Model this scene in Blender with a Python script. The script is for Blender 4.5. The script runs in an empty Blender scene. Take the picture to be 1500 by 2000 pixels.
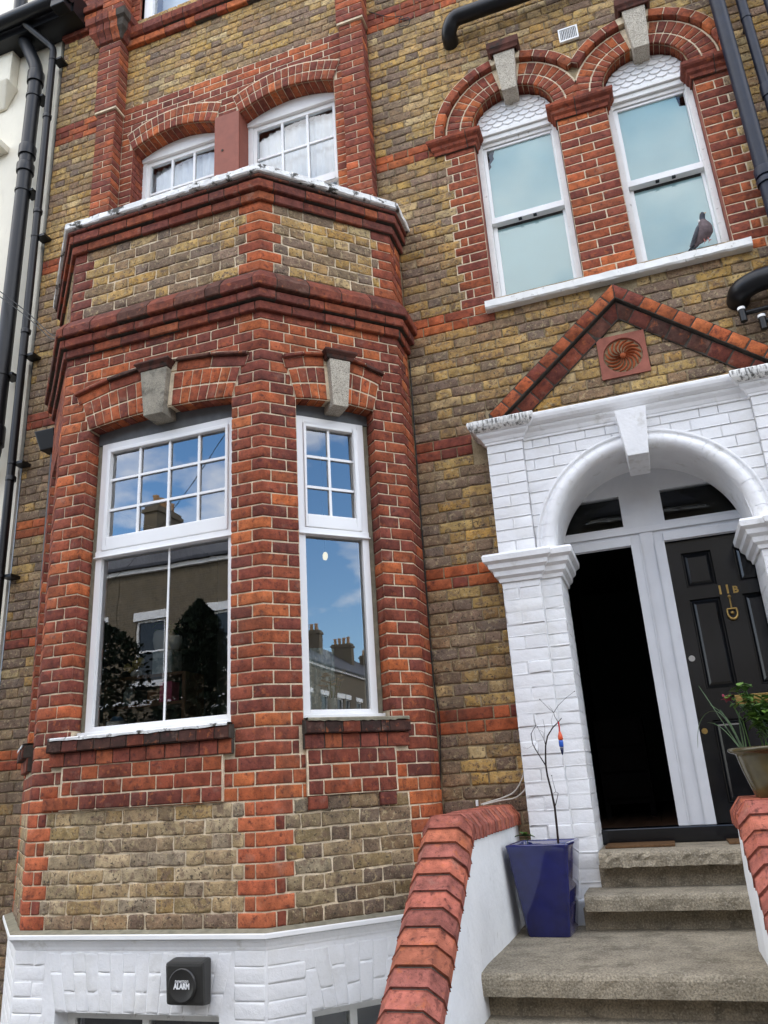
import bpy, bmesh, math, random
import numpy as np
from mathutils import Vector, Matrix
random.seed(11); RNG = np.random.default_rng(11)
R = math.radians
sc = bpy.context.scene
COL = sc.collection
# ------------------------------------------------------------------ camera, sky, sun, exposure
cam = bpy.data.cameras.new('camera'); co = bpy.data.objects.new('camera', cam); COL.objects.link(co)
CAM = Vector((2.0019, -4.8264, 0.6183))
co.location = CAM; co.rotation_euler = (R(109.3714), R(3.4162), R(19.0829))
cam.sensor_fit = 'VERTICAL'; cam.sensor_height = 36; cam.sensor_width = 27
cam.lens = 1535.33/2000*36; cam.clip_start = 0.05; cam.clip_end = 600
sc.camera = co
SUN_EL, SUN_AZ = R(44), R(14)      # sun stands behind the house, the street front lies in shade
w = bpy.data.worlds.new('World'); sc.world = w; w.use_nodes = True
nt = w.node_tree; N = nt.nodes; L = nt.links; N.clear()
def nd(tree, typ, **kw):
    n = tree.nodes.new(typ)
    for k, v in kw.items():
        if k.startswith('i_'): n.inputs[k[2:].replace('_', ' ')].default_value = v
        else: setattr(n, k, v)
    return n
sky = nd(nt, 'ShaderNodeTexSky', sky_type='NISHITA', sun_disc=False, sun_elevation=SUN_EL, sun_rotation=SUN_AZ, air_density=1.0, dust_density=0.6, ozone_density=1.6)
tc = nd(nt, 'ShaderNodeTexCoord'); sp = nd(nt, 'ShaderNodeSeparateXYZ'); L.new(tc.outputs['Generated'], sp.inputs[0])
zz = nd(nt, 'ShaderNodeMath', operation='MAXIMUM'); zz.inputs[1].default_value = 0.0; L.new(sp.outputs['Z'], zz.inputs[0])
za = nd(nt, 'ShaderNodeMath', operation='ADD'); za.inputs[1].default_value = 0.28; L.new(zz.outputs[0], za.inputs[0])
dx = nd(nt, 'ShaderNodeMath', operation='DIVIDE'); dy = nd(nt, 'ShaderNodeMath', operation='DIVIDE')
L.new(sp.outputs['X'], dx.inputs[0]); L.new(za.outputs[0], dx.inputs[1]); L.new(sp.outputs['Y'], dy.inputs[0]); L.new(za.outputs[0], dy.inputs[1])
cb = nd(nt, 'ShaderNodeCombineXYZ'); L.new(dx.outputs[0], cb.inputs[0]); L.new(dy.outputs[0], cb.inputs[1]); cb.inputs[2].default_value = 3.3
n1 = nd(nt, 'ShaderNodeTexNoise'); n1.inputs['Scale'].default_value = 1.9; n1.inputs['Detail'].default_value = 9; n1.inputs['Roughness'].default_value = 0.56
L.new(cb.outputs[0], n1.inputs['Vector'])
rp = nd(nt, 'ShaderNodeValToRGB'); rp.color_ramp.elements[0].position = 0.43; rp.color_ramp.elements[1].position = 0.56
L.new(n1.outputs['Fac'], rp.inputs[0])
CLOUD = (13.5, 13.2, 13.0, 1)
mx = nd(nt, 'ShaderNodeMix', data_type='RGBA'); L.new(rp.outputs[0], mx.inputs[0]); hs = nd(nt, 'ShaderNodeHueSaturation'); hs.inputs['Saturation'].default_value = 1.22; hs.inputs['Value'].default_value = 1.9; L.new(sky.outputs[0], hs.inputs['Color']); L.new(hs.outputs[0], mx.inputs[6]); mx.inputs[7].default_value = CLOUD
bg = nd(nt, 'ShaderNodeBackground'); bg.inputs['Strength'].default_value = 0.15; L.new(mx.outputs[2], bg.inputs[0])
ow = nd(nt, 'ShaderNodeOutputWorld'); L.new(bg.outputs[0], ow.inputs[0])
sl = bpy.data.lights.new('sun', 'SUN'); sl.energy = 1.2; sl.angle = R(10); sl.color = (1.0, 0.95, 0.88)
so = bpy.data.objects.new('sun', sl); COL.objects.link(so); so.location = (6, 20, 24)
sd = Vector((math.sin(SUN_AZ)*math.cos(SUN_EL), math.cos(SUN_AZ)*math.cos(SUN_EL), math.sin(SUN_EL)))
so.rotation_euler = sd.to_track_quat('Z', 'Y').to_euler()
vs = sc.view_settings; vs.view_transform = 'Standard'; vs.look = 'None'; vs.gamma = 1; vs.use_curve_mapping = False
vs.exposure = 1.02
# ------------------------------------------------------------------ materials
MAT = {}
def lin(c): return tuple((v/12.92 if v <= .04045 else ((v+.055)/1.055)**2.4) for v in (x/255 for x in c))
def mat(name, col=(.5,.5,.5), rough=.7, spec=.5, metal=0, var=0.0, vscale=8, bump=0.0, bscale=60, bdist=.002, coat=0, dirt=None, dirt_pos=(.5,.7), dscale=3, dstretch=None, emit=None, fine=0, fscale=300, speck=None):
    m = bpy.data.materials.new(name); m.use_nodes = True; MAT[name] = m
    t = m.node_tree; b = t.nodes['Principled BSDF']
    b.inputs['Roughness'].default_value = rough; b.inputs['Specular IOR Level'].default_value = spec; b.inputs['Metallic'].default_value = metal
    b.inputs['Coat Weight'].default_value = coat
    b.inputs['Base Color'].default_value = (*col, 1)
    g = nd(t, 'ShaderNodeNewGeometry'); cur = None
    if var or dirt or fine:
        c = nd(t, 'ShaderNodeRGB'); c.outputs[0].default_value = (*col, 1); cur = c.outputs[0]
    def mul(cur, scale, lo, hi, detail=5, vec=None):
        n = nd(t, 'ShaderNodeTexNoise'); n.inputs['Scale'].default_value = scale; n.inputs['Detail'].default_value = detail; n.inputs['Roughness'].default_value = .6
        t.links.new(vec or g.outputs['Position'], n.inputs['Vector'])
        mr = nd(t, 'ShaderNodeMapRange'); mr.inputs[1].default_value = .3; mr.inputs[2].default_value = .7; mr.inputs[3].default_value = lo; mr.inputs[4].default_value = hi
        t.links.new(n.outputs['Fac'], mr.inputs[0])
        x = nd(t, 'ShaderNodeMix', data_type='RGBA', blend_type='MULTIPLY'); x.inputs[0].default_value = 1
        t.links.new(cur, x.inputs[6]); t.links.new(mr.outputs[0], x.inputs[7]); return x.outputs[2]
    if var: cur = mul(cur, vscale, 1-var, 1+var)
    if fine: cur = mul(cur, fscale, 1-fine, 1+fine, 2)
    if dirt:
        n = nd(t, 'ShaderNodeTexNoise'); n.inputs['Scale'].default_value = dscale; n.inputs['Detail'].default_value = 8; n.inputs['Roughness'].default_value = .65
        if dstretch:
            mp = nd(t, 'ShaderNodeMapping'); mp.inputs['Scale'].default_value = dstretch; t.links.new(g.outputs['Position'], mp.inputs[0]); t.links.new(mp.outputs[0], n.inputs['Vector'])
        else: t.links.new(g.outputs['Position'], n.inputs['Vector'])
        mr = nd(t, 'ShaderNodeMapRange'); mr.inputs[1].default_value = dirt_pos[0]; mr.inputs[2].default_value = dirt_pos[1]; t.links.new(n.outputs['Fac'], mr.inputs[0])
        x = nd(t, 'ShaderNodeMix', data_type='RGBA'); t.links.new(mr.outputs[0], x.inputs[0]); t.links.new(cur, x.inputs[6]); x.inputs[7].default_value = (*dirt, 1); cur = x.outputs[2]
    if speck:
        n = nd(t, 'ShaderNodeTexNoise'); n.inputs['Scale'].default_value = speck[1]; n.inputs['Detail'].default_value = 2; t.links.new(g.outputs['Position'], n.inputs['Vector'])
        mr = nd(t, 'ShaderNodeMapRange'); mr.inputs[1].default_value = speck[2]; mr.inputs[2].default_value = speck[2]+.05; mr.inputs[4].default_value = .8; t.links.new(n.outputs['Fac'], mr.inputs[0])
        x = nd(t, 'ShaderNodeMix', data_type='RGBA'); t.links.new(mr.outputs[0], x.inputs[0]); t.links.new(cur, x.inputs[6]); x.inputs[7].default_value = (*speck[0], 1); cur = x.outputs[2]
    if cur is not None: t.links.new(cur, b.inputs['Base Color'])
    if bump:
        n = nd(t, 'ShaderNodeTexNoise'); n.inputs['Scale'].default_value = bscale; n.inputs['Detail'].default_value = 6; t.links.new(g.outputs['Position'], n.inputs['Vector'])
        bp = nd(t, 'ShaderNodeBump'); bp.inputs['Strength'].default_value = bump; bp.inputs['Distance'].default_value = bdist
        t.links.new(n.outputs['Fac'], bp.inputs['Height']); t.links.new(bp.outputs[0], b.inputs['Normal'])
    if emit:
        b.inputs['Emission Color'].default_value = (*emit[0], 1); b.inputs['Emission Strength'].default_value = emit[1]
    return m
def brick_mat(name, kind):
    m = bpy.data.materials.new(name); m.use_nodes = True; MAT[name] = m
    t = m.node_tree; b = t.nodes['Principled BSDF']; b.inputs['Roughness'].default_value = .88; b.inputs['Specular IOR Level'].default_value = .25
    at = nd(t, 'ShaderNodeAttribute', attribute_name='col'); oi = nd(t, 'ShaderNodeObjectInfo'); g = nd(t, 'ShaderNodeNewGeometry')
    x = nd(t, 'ShaderNodeMix', data_type='RGBA', blend_type='MULTIPLY'); x.inputs[0].default_value = 1
    t.links.new(at.outputs['Color'], x.inputs[6]); t.links.new(oi.outputs['Color'], x.inputs[7]); cur = x.outputs[2]
    # every brick reads its own piece of the noise: the colour shifts the lookup
    sc_ = nd(t, 'ShaderNodeVectorMath', operation='SCALE'); sc_.inputs['Scale'].default_value = 40; t.links.new(cur, sc_.inputs[0])
    ad = nd(t, 'ShaderNodeVectorMath', operation='ADD'); t.links.new(g.outputs['Position'], ad.inputs[0]); t.links.new(sc_.outputs[0], ad.inputs[1]); vec = ad.outputs[0]
    def noise(scale, detail=6, rough=.6, v=None):
        n = nd(t, 'ShaderNodeTexNoise'); n.inputs['Scale'].default_value = scale; n.inputs['Detail'].default_value = detail; n.inputs['Roughness'].default_value = rough
        t.links.new(v or vec, n.inputs['Vector']); return n.outputs['Fac']
    def rng(f, a, bb, lo, hi):
        r = nd(t, 'ShaderNodeMapRange'); r.inputs[1].default_value = a; r.inputs[2].default_value = bb; r.inputs[3].default_value = lo; r.inputs[4].default_value = hi; t.links.new(f, r.inputs[0]); return r.outputs[0]
    def mixc(f, a, c, blend='MIX'):
        q = nd(t, 'ShaderNodeMix', data_type='RGBA', blend_type=blend); 
        if hasattr(f, 'node'): t.links.new(f, q.inputs[0])
        else: q.inputs[0].default_value = f
        t.links.new(a, q.inputs[6])
        if hasattr(c, 'node'): t.links.new(c, q.inputs[7])
        else: q.inputs[7].default_value = (*c, 1)
        return q.outputs[2]
    mp = nd(t, 'ShaderNodeMapping'); mp.inputs['Scale'].default_value = (4, 4, .55); t.links.new(g.outputs['Position'], mp.inputs[0]); streak = mp.outputs[0]
    if kind == 'red':
        cur = mixc(1.0, cur, rng(noise(18), .3, .7, .58, 1.42), 'MULTIPLY')
        cur = mixc(rng(noise(30, 5, .65), .54, .68, 0, .8), cur, (.075, .024, .02))
        cur = mixc(rng(noise(24, 4), .58, .72, 0, .6), cur, (.43, .125, .042))
        cur = mixc(rng(noise(90, 4, .65), .58, .68, 0, .6), cur, (.05, .026, .022))
        cur = mixc(rng(noise(11, 5, .6, g.outputs['Position']), .60, .76, 0, .45), cur, (.32, .20, .15))
        cur = mixc(rng(noise(2.6, 6, .65, g.outputs['Position']), .54, .76, 0, .4), cur, (.07, .04, .032))
        cur = mixc(rng(noise(1.0, 6, .65, streak), .56, .74, 0, .5), cur, (.06, .036, .03))
        bs, bd = 75, .0045
    elif kind == 'stock':
        cur = mixc(1.0, cur, rng(noise(16), .3, .7, .60, 1.40), 'MULTIPLY')
        cur = mixc(rng(noise(24, 6, .65), .50, .62, 0, .80), cur, (.17, .11, .075))
        cur = mixc(rng(noise(34, 6, .65), .55, .66, 0, .75), cur, (.46, .36, .20))
        cur = mixc(rng(noise(60, 5, .65), .57, .63, 0, .9), cur, (.055, .042, .032))
        cur = mixc(rng(noise(130, 3), .60, .70, 0, .6), cur, (.52, .44, .29))
        cur = mixc(rng(noise(2.2, 6, .65, g.outputs['Position']), .50, .74, 0, .45), cur, (.14, .098, .064))
        cur = mixc(rng(noise(1.0, 6, .65, streak), .55, .74, 0, .5), cur, (.075, .058, .045))
        bs, bd = 55, .009
    else:
        cur = mixc(rng(noise(5, 6, .6, g.outputs['Position']), .50, .8, 0, .55), cur, (.60, .58, .52))
        cur = mixc(rng(noise(120, 3), .66, .76, 0, .4), cur, (.33, .31, .26))
        b.inputs['Roughness'].default_value = .6
        bs, bd = 26, .006
    t.links.new(cur, b.inputs['Base Color'])
    n = noise(bs, 7, .65); bp = nd(t, 'ShaderNodeBump'); bp.inputs['Strength'].default_value = .8; bp.inputs['Distance'].default_value = bd
    t.links.new(n, bp.inputs['Height']); t.links.new(bp.outputs[0], b.inputs['Normal'])
brick_mat('red_brick', 'red'); brick_mat('stock_brick', 'stock'); brick_mat('white_brick', 'white')
mat('mortar_bay', (.62, .51, .36), .95, .1, var=.3, vscale=18, bump=.6, bscale=160, bdist=.002, fine=.25)
mat('mortar_wall', (.30, .235, .145), .95, .1, var=.35, vscale=10, bump=.7, bscale=140, bdist=.003, fine=.3)
mat('mortar_dark', (.07, .06, .05), .95, .1, var=.3, vscale=30, bump=.5, bscale=140)
mat('white_paint', (.80, .80, .79), .42, .5, var=.05, vscale=6, bump=.15, bscale=40, bdist=.001)
mat('shaded_frame_paint', (.60, .61, .63), .45, .4, var=.05, vscale=6)  # white door frame paint, greyed to carry the shade of the porch recess
mat('old_white_paint', (.76, .76, .73), .55, .4, var=.08, vscale=9, dirt=(.30, .28, .24), dirt_pos=(.60, .72), dscale=24, bump=.4, bscale=60, bdist=.002)
mat('upvc', (.82, .82, .81), .28, .5, var=.03, vscale=3)
mat('masonry_white', (.80, .80, .80), .65, .3, var=.06, vscale=5, dirt=(.48, .46, .40), dirt_pos=(.58, .80), dscale=9, bump=.7, bscale=24, bdist=.006)
mat('streaked_white', (.78, .77, .74), .65, .3, var=.08, vscale=8, dirt=(.10, .10, .09), dirt_pos=(.47, .60), dscale=1.0, dstretch=(55, 55, 6), bump=.5, bscale=50, bdist=.002)
mat('worn_coping_white', (.74, .74, .72), .7, .3, var=.12, vscale=12, dirt=(.075, .07, .06), dirt_pos=(.535, .60), dscale=13, bump=1, bscale=50, bdist=.006)
mat('render_white', (.78, .79, .78), .8, .2, var=.07, vscale=4, dirt=(.36, .35, .31), dirt_pos=(.62, .80), dscale=4, dstretch=(9, 9, 2.2), bump=.6, bscale=35, bdist=.004)
mat('cream_render', (.76, .71, .59), .85, .2, var=.05, vscale=3, dirt=(.55, .50, .40), dirt_pos=(.6, .85), dscale=2, dstretch=(4, 4, 1), bump=.3, bscale=40, bdist=.003)
mat('stone', (.27, .245, .195), .9, .2, var=.2, vscale=14, dirt=(.10, .09, .075), dirt_pos=(.52, .68), dscale=11, bump=.8, bscale=110, bdist=.003, fine=.35, fscale=220)
mat('concrete', (.265, .23, .17), .92, .2, var=.25, vscale=7, dirt=(.10, .085, .06), dirt_pos=(.52, .75), dscale=6, bump=.9, bscale=90, bdist=.006, fine=.4, fscale=120, speck=((.38, .33, .26), 95, .62))
mat('concrete_nosing', (.28, .24, .175), .92, .2, var=.2, vscale=6, dirt=(.12, .10, .072), dirt_pos=(.52, .72), dscale=11, bump=.8, bscale=110, bdist=.006, fine=.4, fscale=120, speck=((.40, .35, .27), 95, .62))
mat('concrete_riser', (.26, .22, .16), .95, .15, var=.25, vscale=7, dirt=(.07, .062, .05), dirt_pos=(.5, .7), dscale=10, bump=.9, bscale=90, bdist=.007, fine=.4, fscale=120, speck=((.40, .35, .27), 95, .62))
mat('ledge_cement', (.24, .22, .16), .95, .15, var=.25, vscale=20, bump=.6, bscale=90)
mat('dark_cap', (.085, .034, .025), .85, .2, var=.35, vscale=16, dirt=(.03, .024, .02), dirt_pos=(.5, .65), dscale=14, bump=.7, bscale=90, bdist=.003)
mat('stone_light', (.42, .38, .31), .9, .2, var=.15, vscale=14, bump=.8, bscale=110, bdist=.003, fine=.35, fscale=150, speck=((.09, .08, .065), 130, .60))
mat('red_paint', (.235, .072, .046), .6, .3, var=.1, vscale=10, bump=.3, bscale=90, bdist=.001)
mat('terracotta', (.28, .098, .068), .8, .25, var=.2, vscale=14, bump=.5, bscale=120, bdist=.002)
mat('terracotta_orange', (.33, .085, .03), .8, .25, var=.25, vscale=25, bump=.5, bscale=120, bdist=.002)
mat('black_gloss', (.006, .0065, .008), .16, .5, var=.2, vscale=5)
mat('black_plastic', (.005, .0055, .007), .38, .35, var=.15, vscale=10)
mat('navy_iron', (.007, .011, .024), .48, .35, var=.25, vscale=14, bump=.4, bscale=30, bdist=.002)
mat('alarm_plastic', (.030, .029, .026), .42, .4, var=.08, vscale=20)
mat('alarm_disc', (.022, .021, .019), .35, .5)
mat('letter_white', (.75, .75, .75), .5, .3)
mat('blue_glaze', (.007, .011, .10), .07, .6, var=.35, vscale=9, coat=.5)
mat('olive_glaze', (.065, .052, .018), .26, .4, var=.4, vscale=10, coat=.4)
mat('soil', (.03, .022, .015), .95, .1, var=.3, vscale=60, bump=1, bscale=60, bdist=.01)
mat('bark', (.022, .014, .012), .8, .2, var=.3, vscale=50, bump=.5, bscale=150)
mat('leaf', (.055, .12, .022), .45, .4, var=.35, vscale=30)
mat('leaf_light', (.11, .20, .035), .45, .4, var=.3, vscale=30)
mat('strap_leaf', (.10, .18, .075), .4, .4, var=.25, vscale=25)
mat('flower_pink', (.35, .06, .10), .6, .3, var=.3, vscale=60)
mat('bead_orange', (.62, .085, .02), .3, .5); mat('bead_blue', (.02, .09, .42), .25, .5); mat('bead_navy', (.010, .014, .05), .25, .5); mat('cord_red', (.45, .03, .03), .7, .2)
mat('brass', (.36, .24, .085), .38, .5, metal=1, var=.15, vscale=60)
mat('steel', (.5, .5, .5), .3, .5, metal=1)
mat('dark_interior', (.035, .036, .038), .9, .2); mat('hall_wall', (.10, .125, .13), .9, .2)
mat('room_wall', (.45, .47, .50), .9, .2); mat('wood_floor', (.06, .03, .015), .5, .4, var=.3, vscale=6)
mat('dark_wood', (.006, .0045, .004), .8, .1, var=.3, vscale=14); mat('shelf_wood', (.16, .075, .035), .5, .4, var=.2, vscale=14)
mat('mat_coir', (.13, .072, .035), .98, .1, var=.3, vscale=60, bump=1, bscale=220, bdist=.005)
mat('net_curtain', (.86, .89, .93), .9, .1, var=.06, vscale=4); mat('dark_curtain', (.035, .04, .045), .95, .1)
mat('teal_curtain', (.28, .36, .36), .9, .1, var=.0, dirt=(.60, .66, .64), dirt_pos=(.46, .56), dscale=11)
mat('frost_film', (.47, .665, .69), .6, .3, var=.04, vscale=2)
mat('china_white', (.62, .62, .58), .25, .5); mat('pink_box', (.55, .08, .17), .6, .3); mat('sky_blue_plastic', (.10, .22, .42), .4, .4); mat('yellow_flower', (.6, .5, .2), .7, .2, var=.3, vscale=40); mat('cream_flower', (.66, .54, .40), .7, .2, var=.2, vscale=50)
mat('asphalt', (.05, .05, .052), .92, .3, var=.2, vscale=3, bump=.8, bscale=120, bdist=.006, fine=.3, fscale=90)
mat('paving', (.11, .105, .097), .9, .3, var=.18, vscale=2, bump=.4, bscale=80, fine=.2, fscale=120)
mat('kerb_granite', (.26, .25, .24), .85, .3, var=.15, vscale=10, fine=.3)
mat('slate', (.05, .052, .062), .6, .4, var=.3, vscale=5, bump=.5, bscale=12, bdist=.02)
mat('chimney_pot', (.46, .27, .13), .85, .2, var=.2, vscale=6)
mat('far_tree', (.018, .028, .016), .8, .2, var=.5, vscale=3)
mat('lead_grey', (.11, .115, .12), .6, .4, var=.2, vscale=12)
mat('cable_black', (.008, .008, .008), .5, .4); mat('cable_cream', (.55, .53, .47), .5, .4)
mat('pigeon_body', (.135, .105, .108), .85, .2, var=.25, vscale=40); mat('pigeon_grey', (.10, .105, .12), .85, .2, var=.2, vscale=50); mat('pigeon_dark', (.035, .037, .042), .8, .2); mat('pigeon_head', (.055, .06, .075), .8, .3); mat('pigeon_white', (.7, .7, .68), .8, .2); mat('pigeon_pink', (.42, .16, .13), .6, .3); mat('eye', (.6, .45, .1), .2, .6); mat('beak', (.62, .46, .30), .4, .4)
mat('lamp_glow', (.9, .8, .5), .5, .3, emit=((1, .80, .40), .5))
mat('opal', (.8, .8, .75), .4, .4)
def far_brick():
    m = bpy.data.materials.new('far_brick'); m.use_nodes = True; MAT['far_brick'] = m; t = m.node_tree; b = t.nodes['Principled BSDF']; b.inputs['Roughness'].default_value = .9
    g = nd(t, 'ShaderNodeNewGeometry'); s = nd(t, 'ShaderNodeSeparateXYZ'); t.links.new(g.outputs['Position'], s.inputs[0])
    a = nd(t, 'ShaderNodeMath', operation='ADD'); t.links.new(s.outputs[0], a.inputs[0]); t.links.new(s.outputs[1], a.inputs[1])
    c = nd(t, 'ShaderNodeCombineXYZ'); t.links.new(a.outputs[0], c.inputs[0]); t.links.new(s.outputs[2], c.inputs[1])
    k = nd(t, 'ShaderNodeTexBrick'); k.inputs['Scale'].default_value = 1; k.inputs['Brick Width'].default_value = .225; k.inputs['Row Height'].default_value = .075; k.inputs['Mortar Size'].default_value = .008
    k.inputs['Color1'].default_value = (.15, .115, .065, 1); k.inputs['Color2'].default_value = (.10, .078, .05, 1); k.inputs['Mortar'].default_value = (.18, .155, .12, 1)
    t.links.new(c.outputs[0], k.inputs['Vector']); t.links.new(k.outputs[0], b.inputs['Base Color'])
far_brick()
def glass(name, ior=1.62, tint=(.93, .96, .95), wave=.00022, wscale=4.0):
    m = bpy.data.materials.new(name); m.use_nodes = True; MAT[name] = m; t = m.node_tree; t.nodes.clear()
    fr = nd(t, 'ShaderNodeFresnel'); fr.inputs['IOR'].default_value = ior
    tr = nd(t, 'ShaderNodeBsdfTransparent'); tr.inputs[0].default_value = (*tint, 1)
    gl = nd(t, 'ShaderNodeBsdfGlossy'); gl.inputs['Roughness'].default_value = 0.0; gl.inputs[0].default_value = (1, 1, 1, 1)
    g = nd(t, 'ShaderNodeNewGeometry'); n = nd(t, 'ShaderNodeTexNoise'); n.inputs['Scale'].default_value = wscale; n.inputs['Detail'].default_value = 1; t.links.new(g.outputs['Position'], n.inputs['Vector'])
    bp = nd(t, 'ShaderNodeBump'); bp.inputs['Strength'].default_value = 1; bp.inputs['Distance'].default_value = wave; t.links.new(n.outputs['Fac'], bp.inputs['Height']); t.links.new(bp.outputs[0], gl.inputs['Normal'])
    ml = nd(t, 'ShaderNodeMath', operation='MULTIPLY'); ml.inputs[1].default_value = 2.0; ml.use_clamp = True; t.links.new(fr.outputs[0], ml.inputs[0])
    x = nd(t, 'ShaderNodeMixShader'); t.links.new(ml.outputs[0], x.inputs[0]); t.links.new(tr.outputs[0], x.inputs[1]); t.links.new(gl.outputs[0], x.inputs[2])
    o = nd(t, 'ShaderNodeOutputMaterial'); t.links.new(x.outputs[0], o.inputs[0])
glass('glass', 1.85); glass('old_glass', 1.6, wave=.00012, wscale=2); glass('dark_glass', 1.22); glass('film_glass', 1.42, wave=.00005)
# ------------------------------------------------------------------ object helpers
ROOTLOC = {}
def tag(o, label=None, cat=None, group=None, kind=None):
    if label: o['label'] = label
    if cat: o['category'] = cat
    if group: o['group'] = group
    if kind: o['kind'] = kind
    return o
def empty(name, loc, label, cat, group=None):
    o = bpy.data.objects.new(name, None); COL.objects.link(o); o.location = loc; o.empty_display_size = .1
    ROOTLOC[o] = Vector(loc); return tag(o, label, cat, group)
def adopt(o, parent):
    o.parent = parent
    if parent in ROOTLOC: o.matrix_parent_inverse = Matrix.Translation(-ROOTLOC[parent])
    return o
class MB:
    """collects faces in world space for one mesh object"""
    def __init__(s): s.v = []; s.f = []; s.m = []; s.sm = []
    def add(s, verts, faces, mi=0, smooth=False):
        o = len(s.v); s.v += [tuple(p) for p in verts]; s.f += [tuple(i+o for i in f) for f in faces]; s.m += [mi]*len(faces); s.sm += [smooth]*len(faces); return s
    def box(s, x0, x1, y0, y1, z0, z1, mi=0):
        v = [(x, y, z) for z in (z0, z1) for y in (y0, y1) for x in (x0, x1)]
        return s.add(v, [(0,2,3,1),(4,5,7,6),(0,1,5,4),(2,6,7,3),(0,4,6,2),(1,3,7,5)], mi)
    def hexa(s, pts, mi=0):
        return s.add(pts, [(0,3,2,1),(4,5,6,7),(0,1,5,4),(1,2,6,5),(2,3,7,6),(3,0,4,7)], mi)
    def tube(s, pts, r, n=10, mi=0, cap=True, smooth=True):
        pts = [Vector(p) for p in pts]; rr = r if isinstance(r, (list, tuple)) else [r]*len(pts)
        ref = None; vs_ = []
        for i, p in enumerate(pts):
            d = (pts[min(i+1, len(pts)-1)]-pts[max(i-1, 0)]).normalized()
            if ref is None: ref = d.orthogonal().normalized()
            ref = (ref-d*ref.dot(d)).normalized() if (ref-d*ref.dot(d)).length > 1e-6 else d.orthogonal().normalized()
            b = d.cross(ref)
            vs_ += [p+(ref*math.cos(a)+b*math.sin(a))*rr[i] for a in (2*math.pi*k/n for k in range(n))]
        fs = [(i*n+k, i*n+(k+1) % n, (i+1)*n+(k+1) % n, (i+1)*n+k) for i in range(len(pts)-1) for k in range(n)]
        s.add(vs_, fs, mi, smooth)
        if cap: s.add(vs_[:n], [tuple(range(n))[::-1]], mi); s.add(vs_[-n:], [tuple(range(n))], mi)
        return s
    def lathe(s, c, prof, n=24, mi=0, smooth=True):
        v = [(c[0]+r*math.cos(2*math.pi*k/n), c[1]+r*math.sin(2*math.pi*k/n), c[2]+z) for r, z in prof for k in range(n)]
        return s.add(v, [(i*n+k, i*n+(k+1) % n, (i+1)*n+(k+1) % n, (i+1)*n+k) for i in range(len(prof)-1) for k in range(n)], mi, smooth)
    def ball(s, c, r, n=10, mi=0, sq=(1, 1, 1)):
        pr = [(math.sin(math.pi*i/n), -math.cos(math.pi*i/n)) for i in range(n+1)]
        v = [(c[0]+r*sq[0]*a*math.cos(2*math.pi*k/n), c[1]+r*sq[1]*a*math.sin(2*math.pi*k/n), c[2]+r*sq[2]*b) for a, b in pr for k in range(n)]
        return s.add(v, [(i*n+k, i*n+(k+1) % n, (i+1)*n+(k+1) % n, (i+1)*n+k) for i in range(n) for k in range(n)], mi, True)
    def mesh(s, name, mats):
        me = bpy.data.meshes.new(name); me.from_pydata(s.v, [], s.f)
        for m in (mats if isinstance(mats, (list, tuple)) else [mats]): me.materials.append(MAT[m])
        if s.f:
            me.polygons.foreach_set('material_index', s.m); me.polygons.foreach_set('use_smooth', s.sm)
        me.validate(); return me
    def build(s, name, mats, parent=None, bevel=0, recalc=True):
        me = s.mesh(name, mats)
        if recalc or bevel:
            bm = bmesh.new(); bm.from_mesh(me)
            if bevel:
                bmesh.ops.remove_doubles(bm, verts=bm.verts, dist=1e-5)
                es = [e for e in bm.edges if len(e.link_faces) == 2 and e.calc_face_angle(0) > .5]
                bmesh.ops.bevel(bm, geom=es, offset=bevel, segments=2, profile=.6, affect='EDGES', clamp_overlap=True)
            bmesh.ops.recalc_face_normals(bm, faces=bm.faces); bm.to_mesh(me); bm.free()
        o = bpy.data.objects.new(name, me); COL.objects.link(o)
        if parent: adopt(o, parent)
        return o
class Path:
    """polyline in plan; S runs along it, d is the distance out of it (to the right of the walk), z is up"""
    def __init__(s, pts):
        s.p = [Vector(q) for q in pts]; s.S = [0.0]; s.u = []; s.n = []
        for a, b in zip(s.p, s.p[1:]):
            d = b-a; s.S.append(s.S[-1]+d.length); d = d.normalized(); s.u.append(d); s.n.append(Vector((d.y, -d.x)))
        s.mit = []
        for i in range(len(s.p)):
            a = s.n[max(i-1, 0)]; b = s.n[min(i, len(s.n)-1)]; m = a+b; m = m/(m.dot(a)) if m.length > 1e-6 else a; s.mit.append(m)
    def seg(s, S):
        for i in range(len(s.u)):
            if S <= s.S[i+1]+1e-7: return i
        return len(s.u)-1
    def pt(s, S, d, z):
        for i, q in enumerate(s.S):
            if abs(S-q) < 1e-6:
                v = s.p[i]+s.mit[i]*d; return (v.x, v.y, z)
        i = s.seg(S); v = s.p[i]+s.u[i]*(S-s.S[i])+s.n[i]*d; return (v.x, v.y, z)
    def bends(s, a, b): return [q for q in s.S[1:-1] if a+1e-4 < q < b-1e-4]
def sweep(mb, path, prof, S0=None, S1=None, mi=0, cap=True, smooth=False):
    S0 = path.S[0] if S0 is None else S0; S1 = path.S[-1] if S1 is None else S1
    ss = [S0]+path.bends(S0, S1)+[S1]; n = len(prof)
    v = [path.pt(S, d, z) for S in ss for d, z in prof]
    mb.add(v, [(i*n+k, i*n+k+1, (i+1)*n+k+1, (i+1)*n+k) for i in range(len(ss)-1) for k in range(n-1)], mi, smooth)
    if cap: mb.add(v[:n], [tuple(range(n))], mi); mb.add(v[-n:], [tuple(range(n))[::-1]], mi)
    return mb
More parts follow.
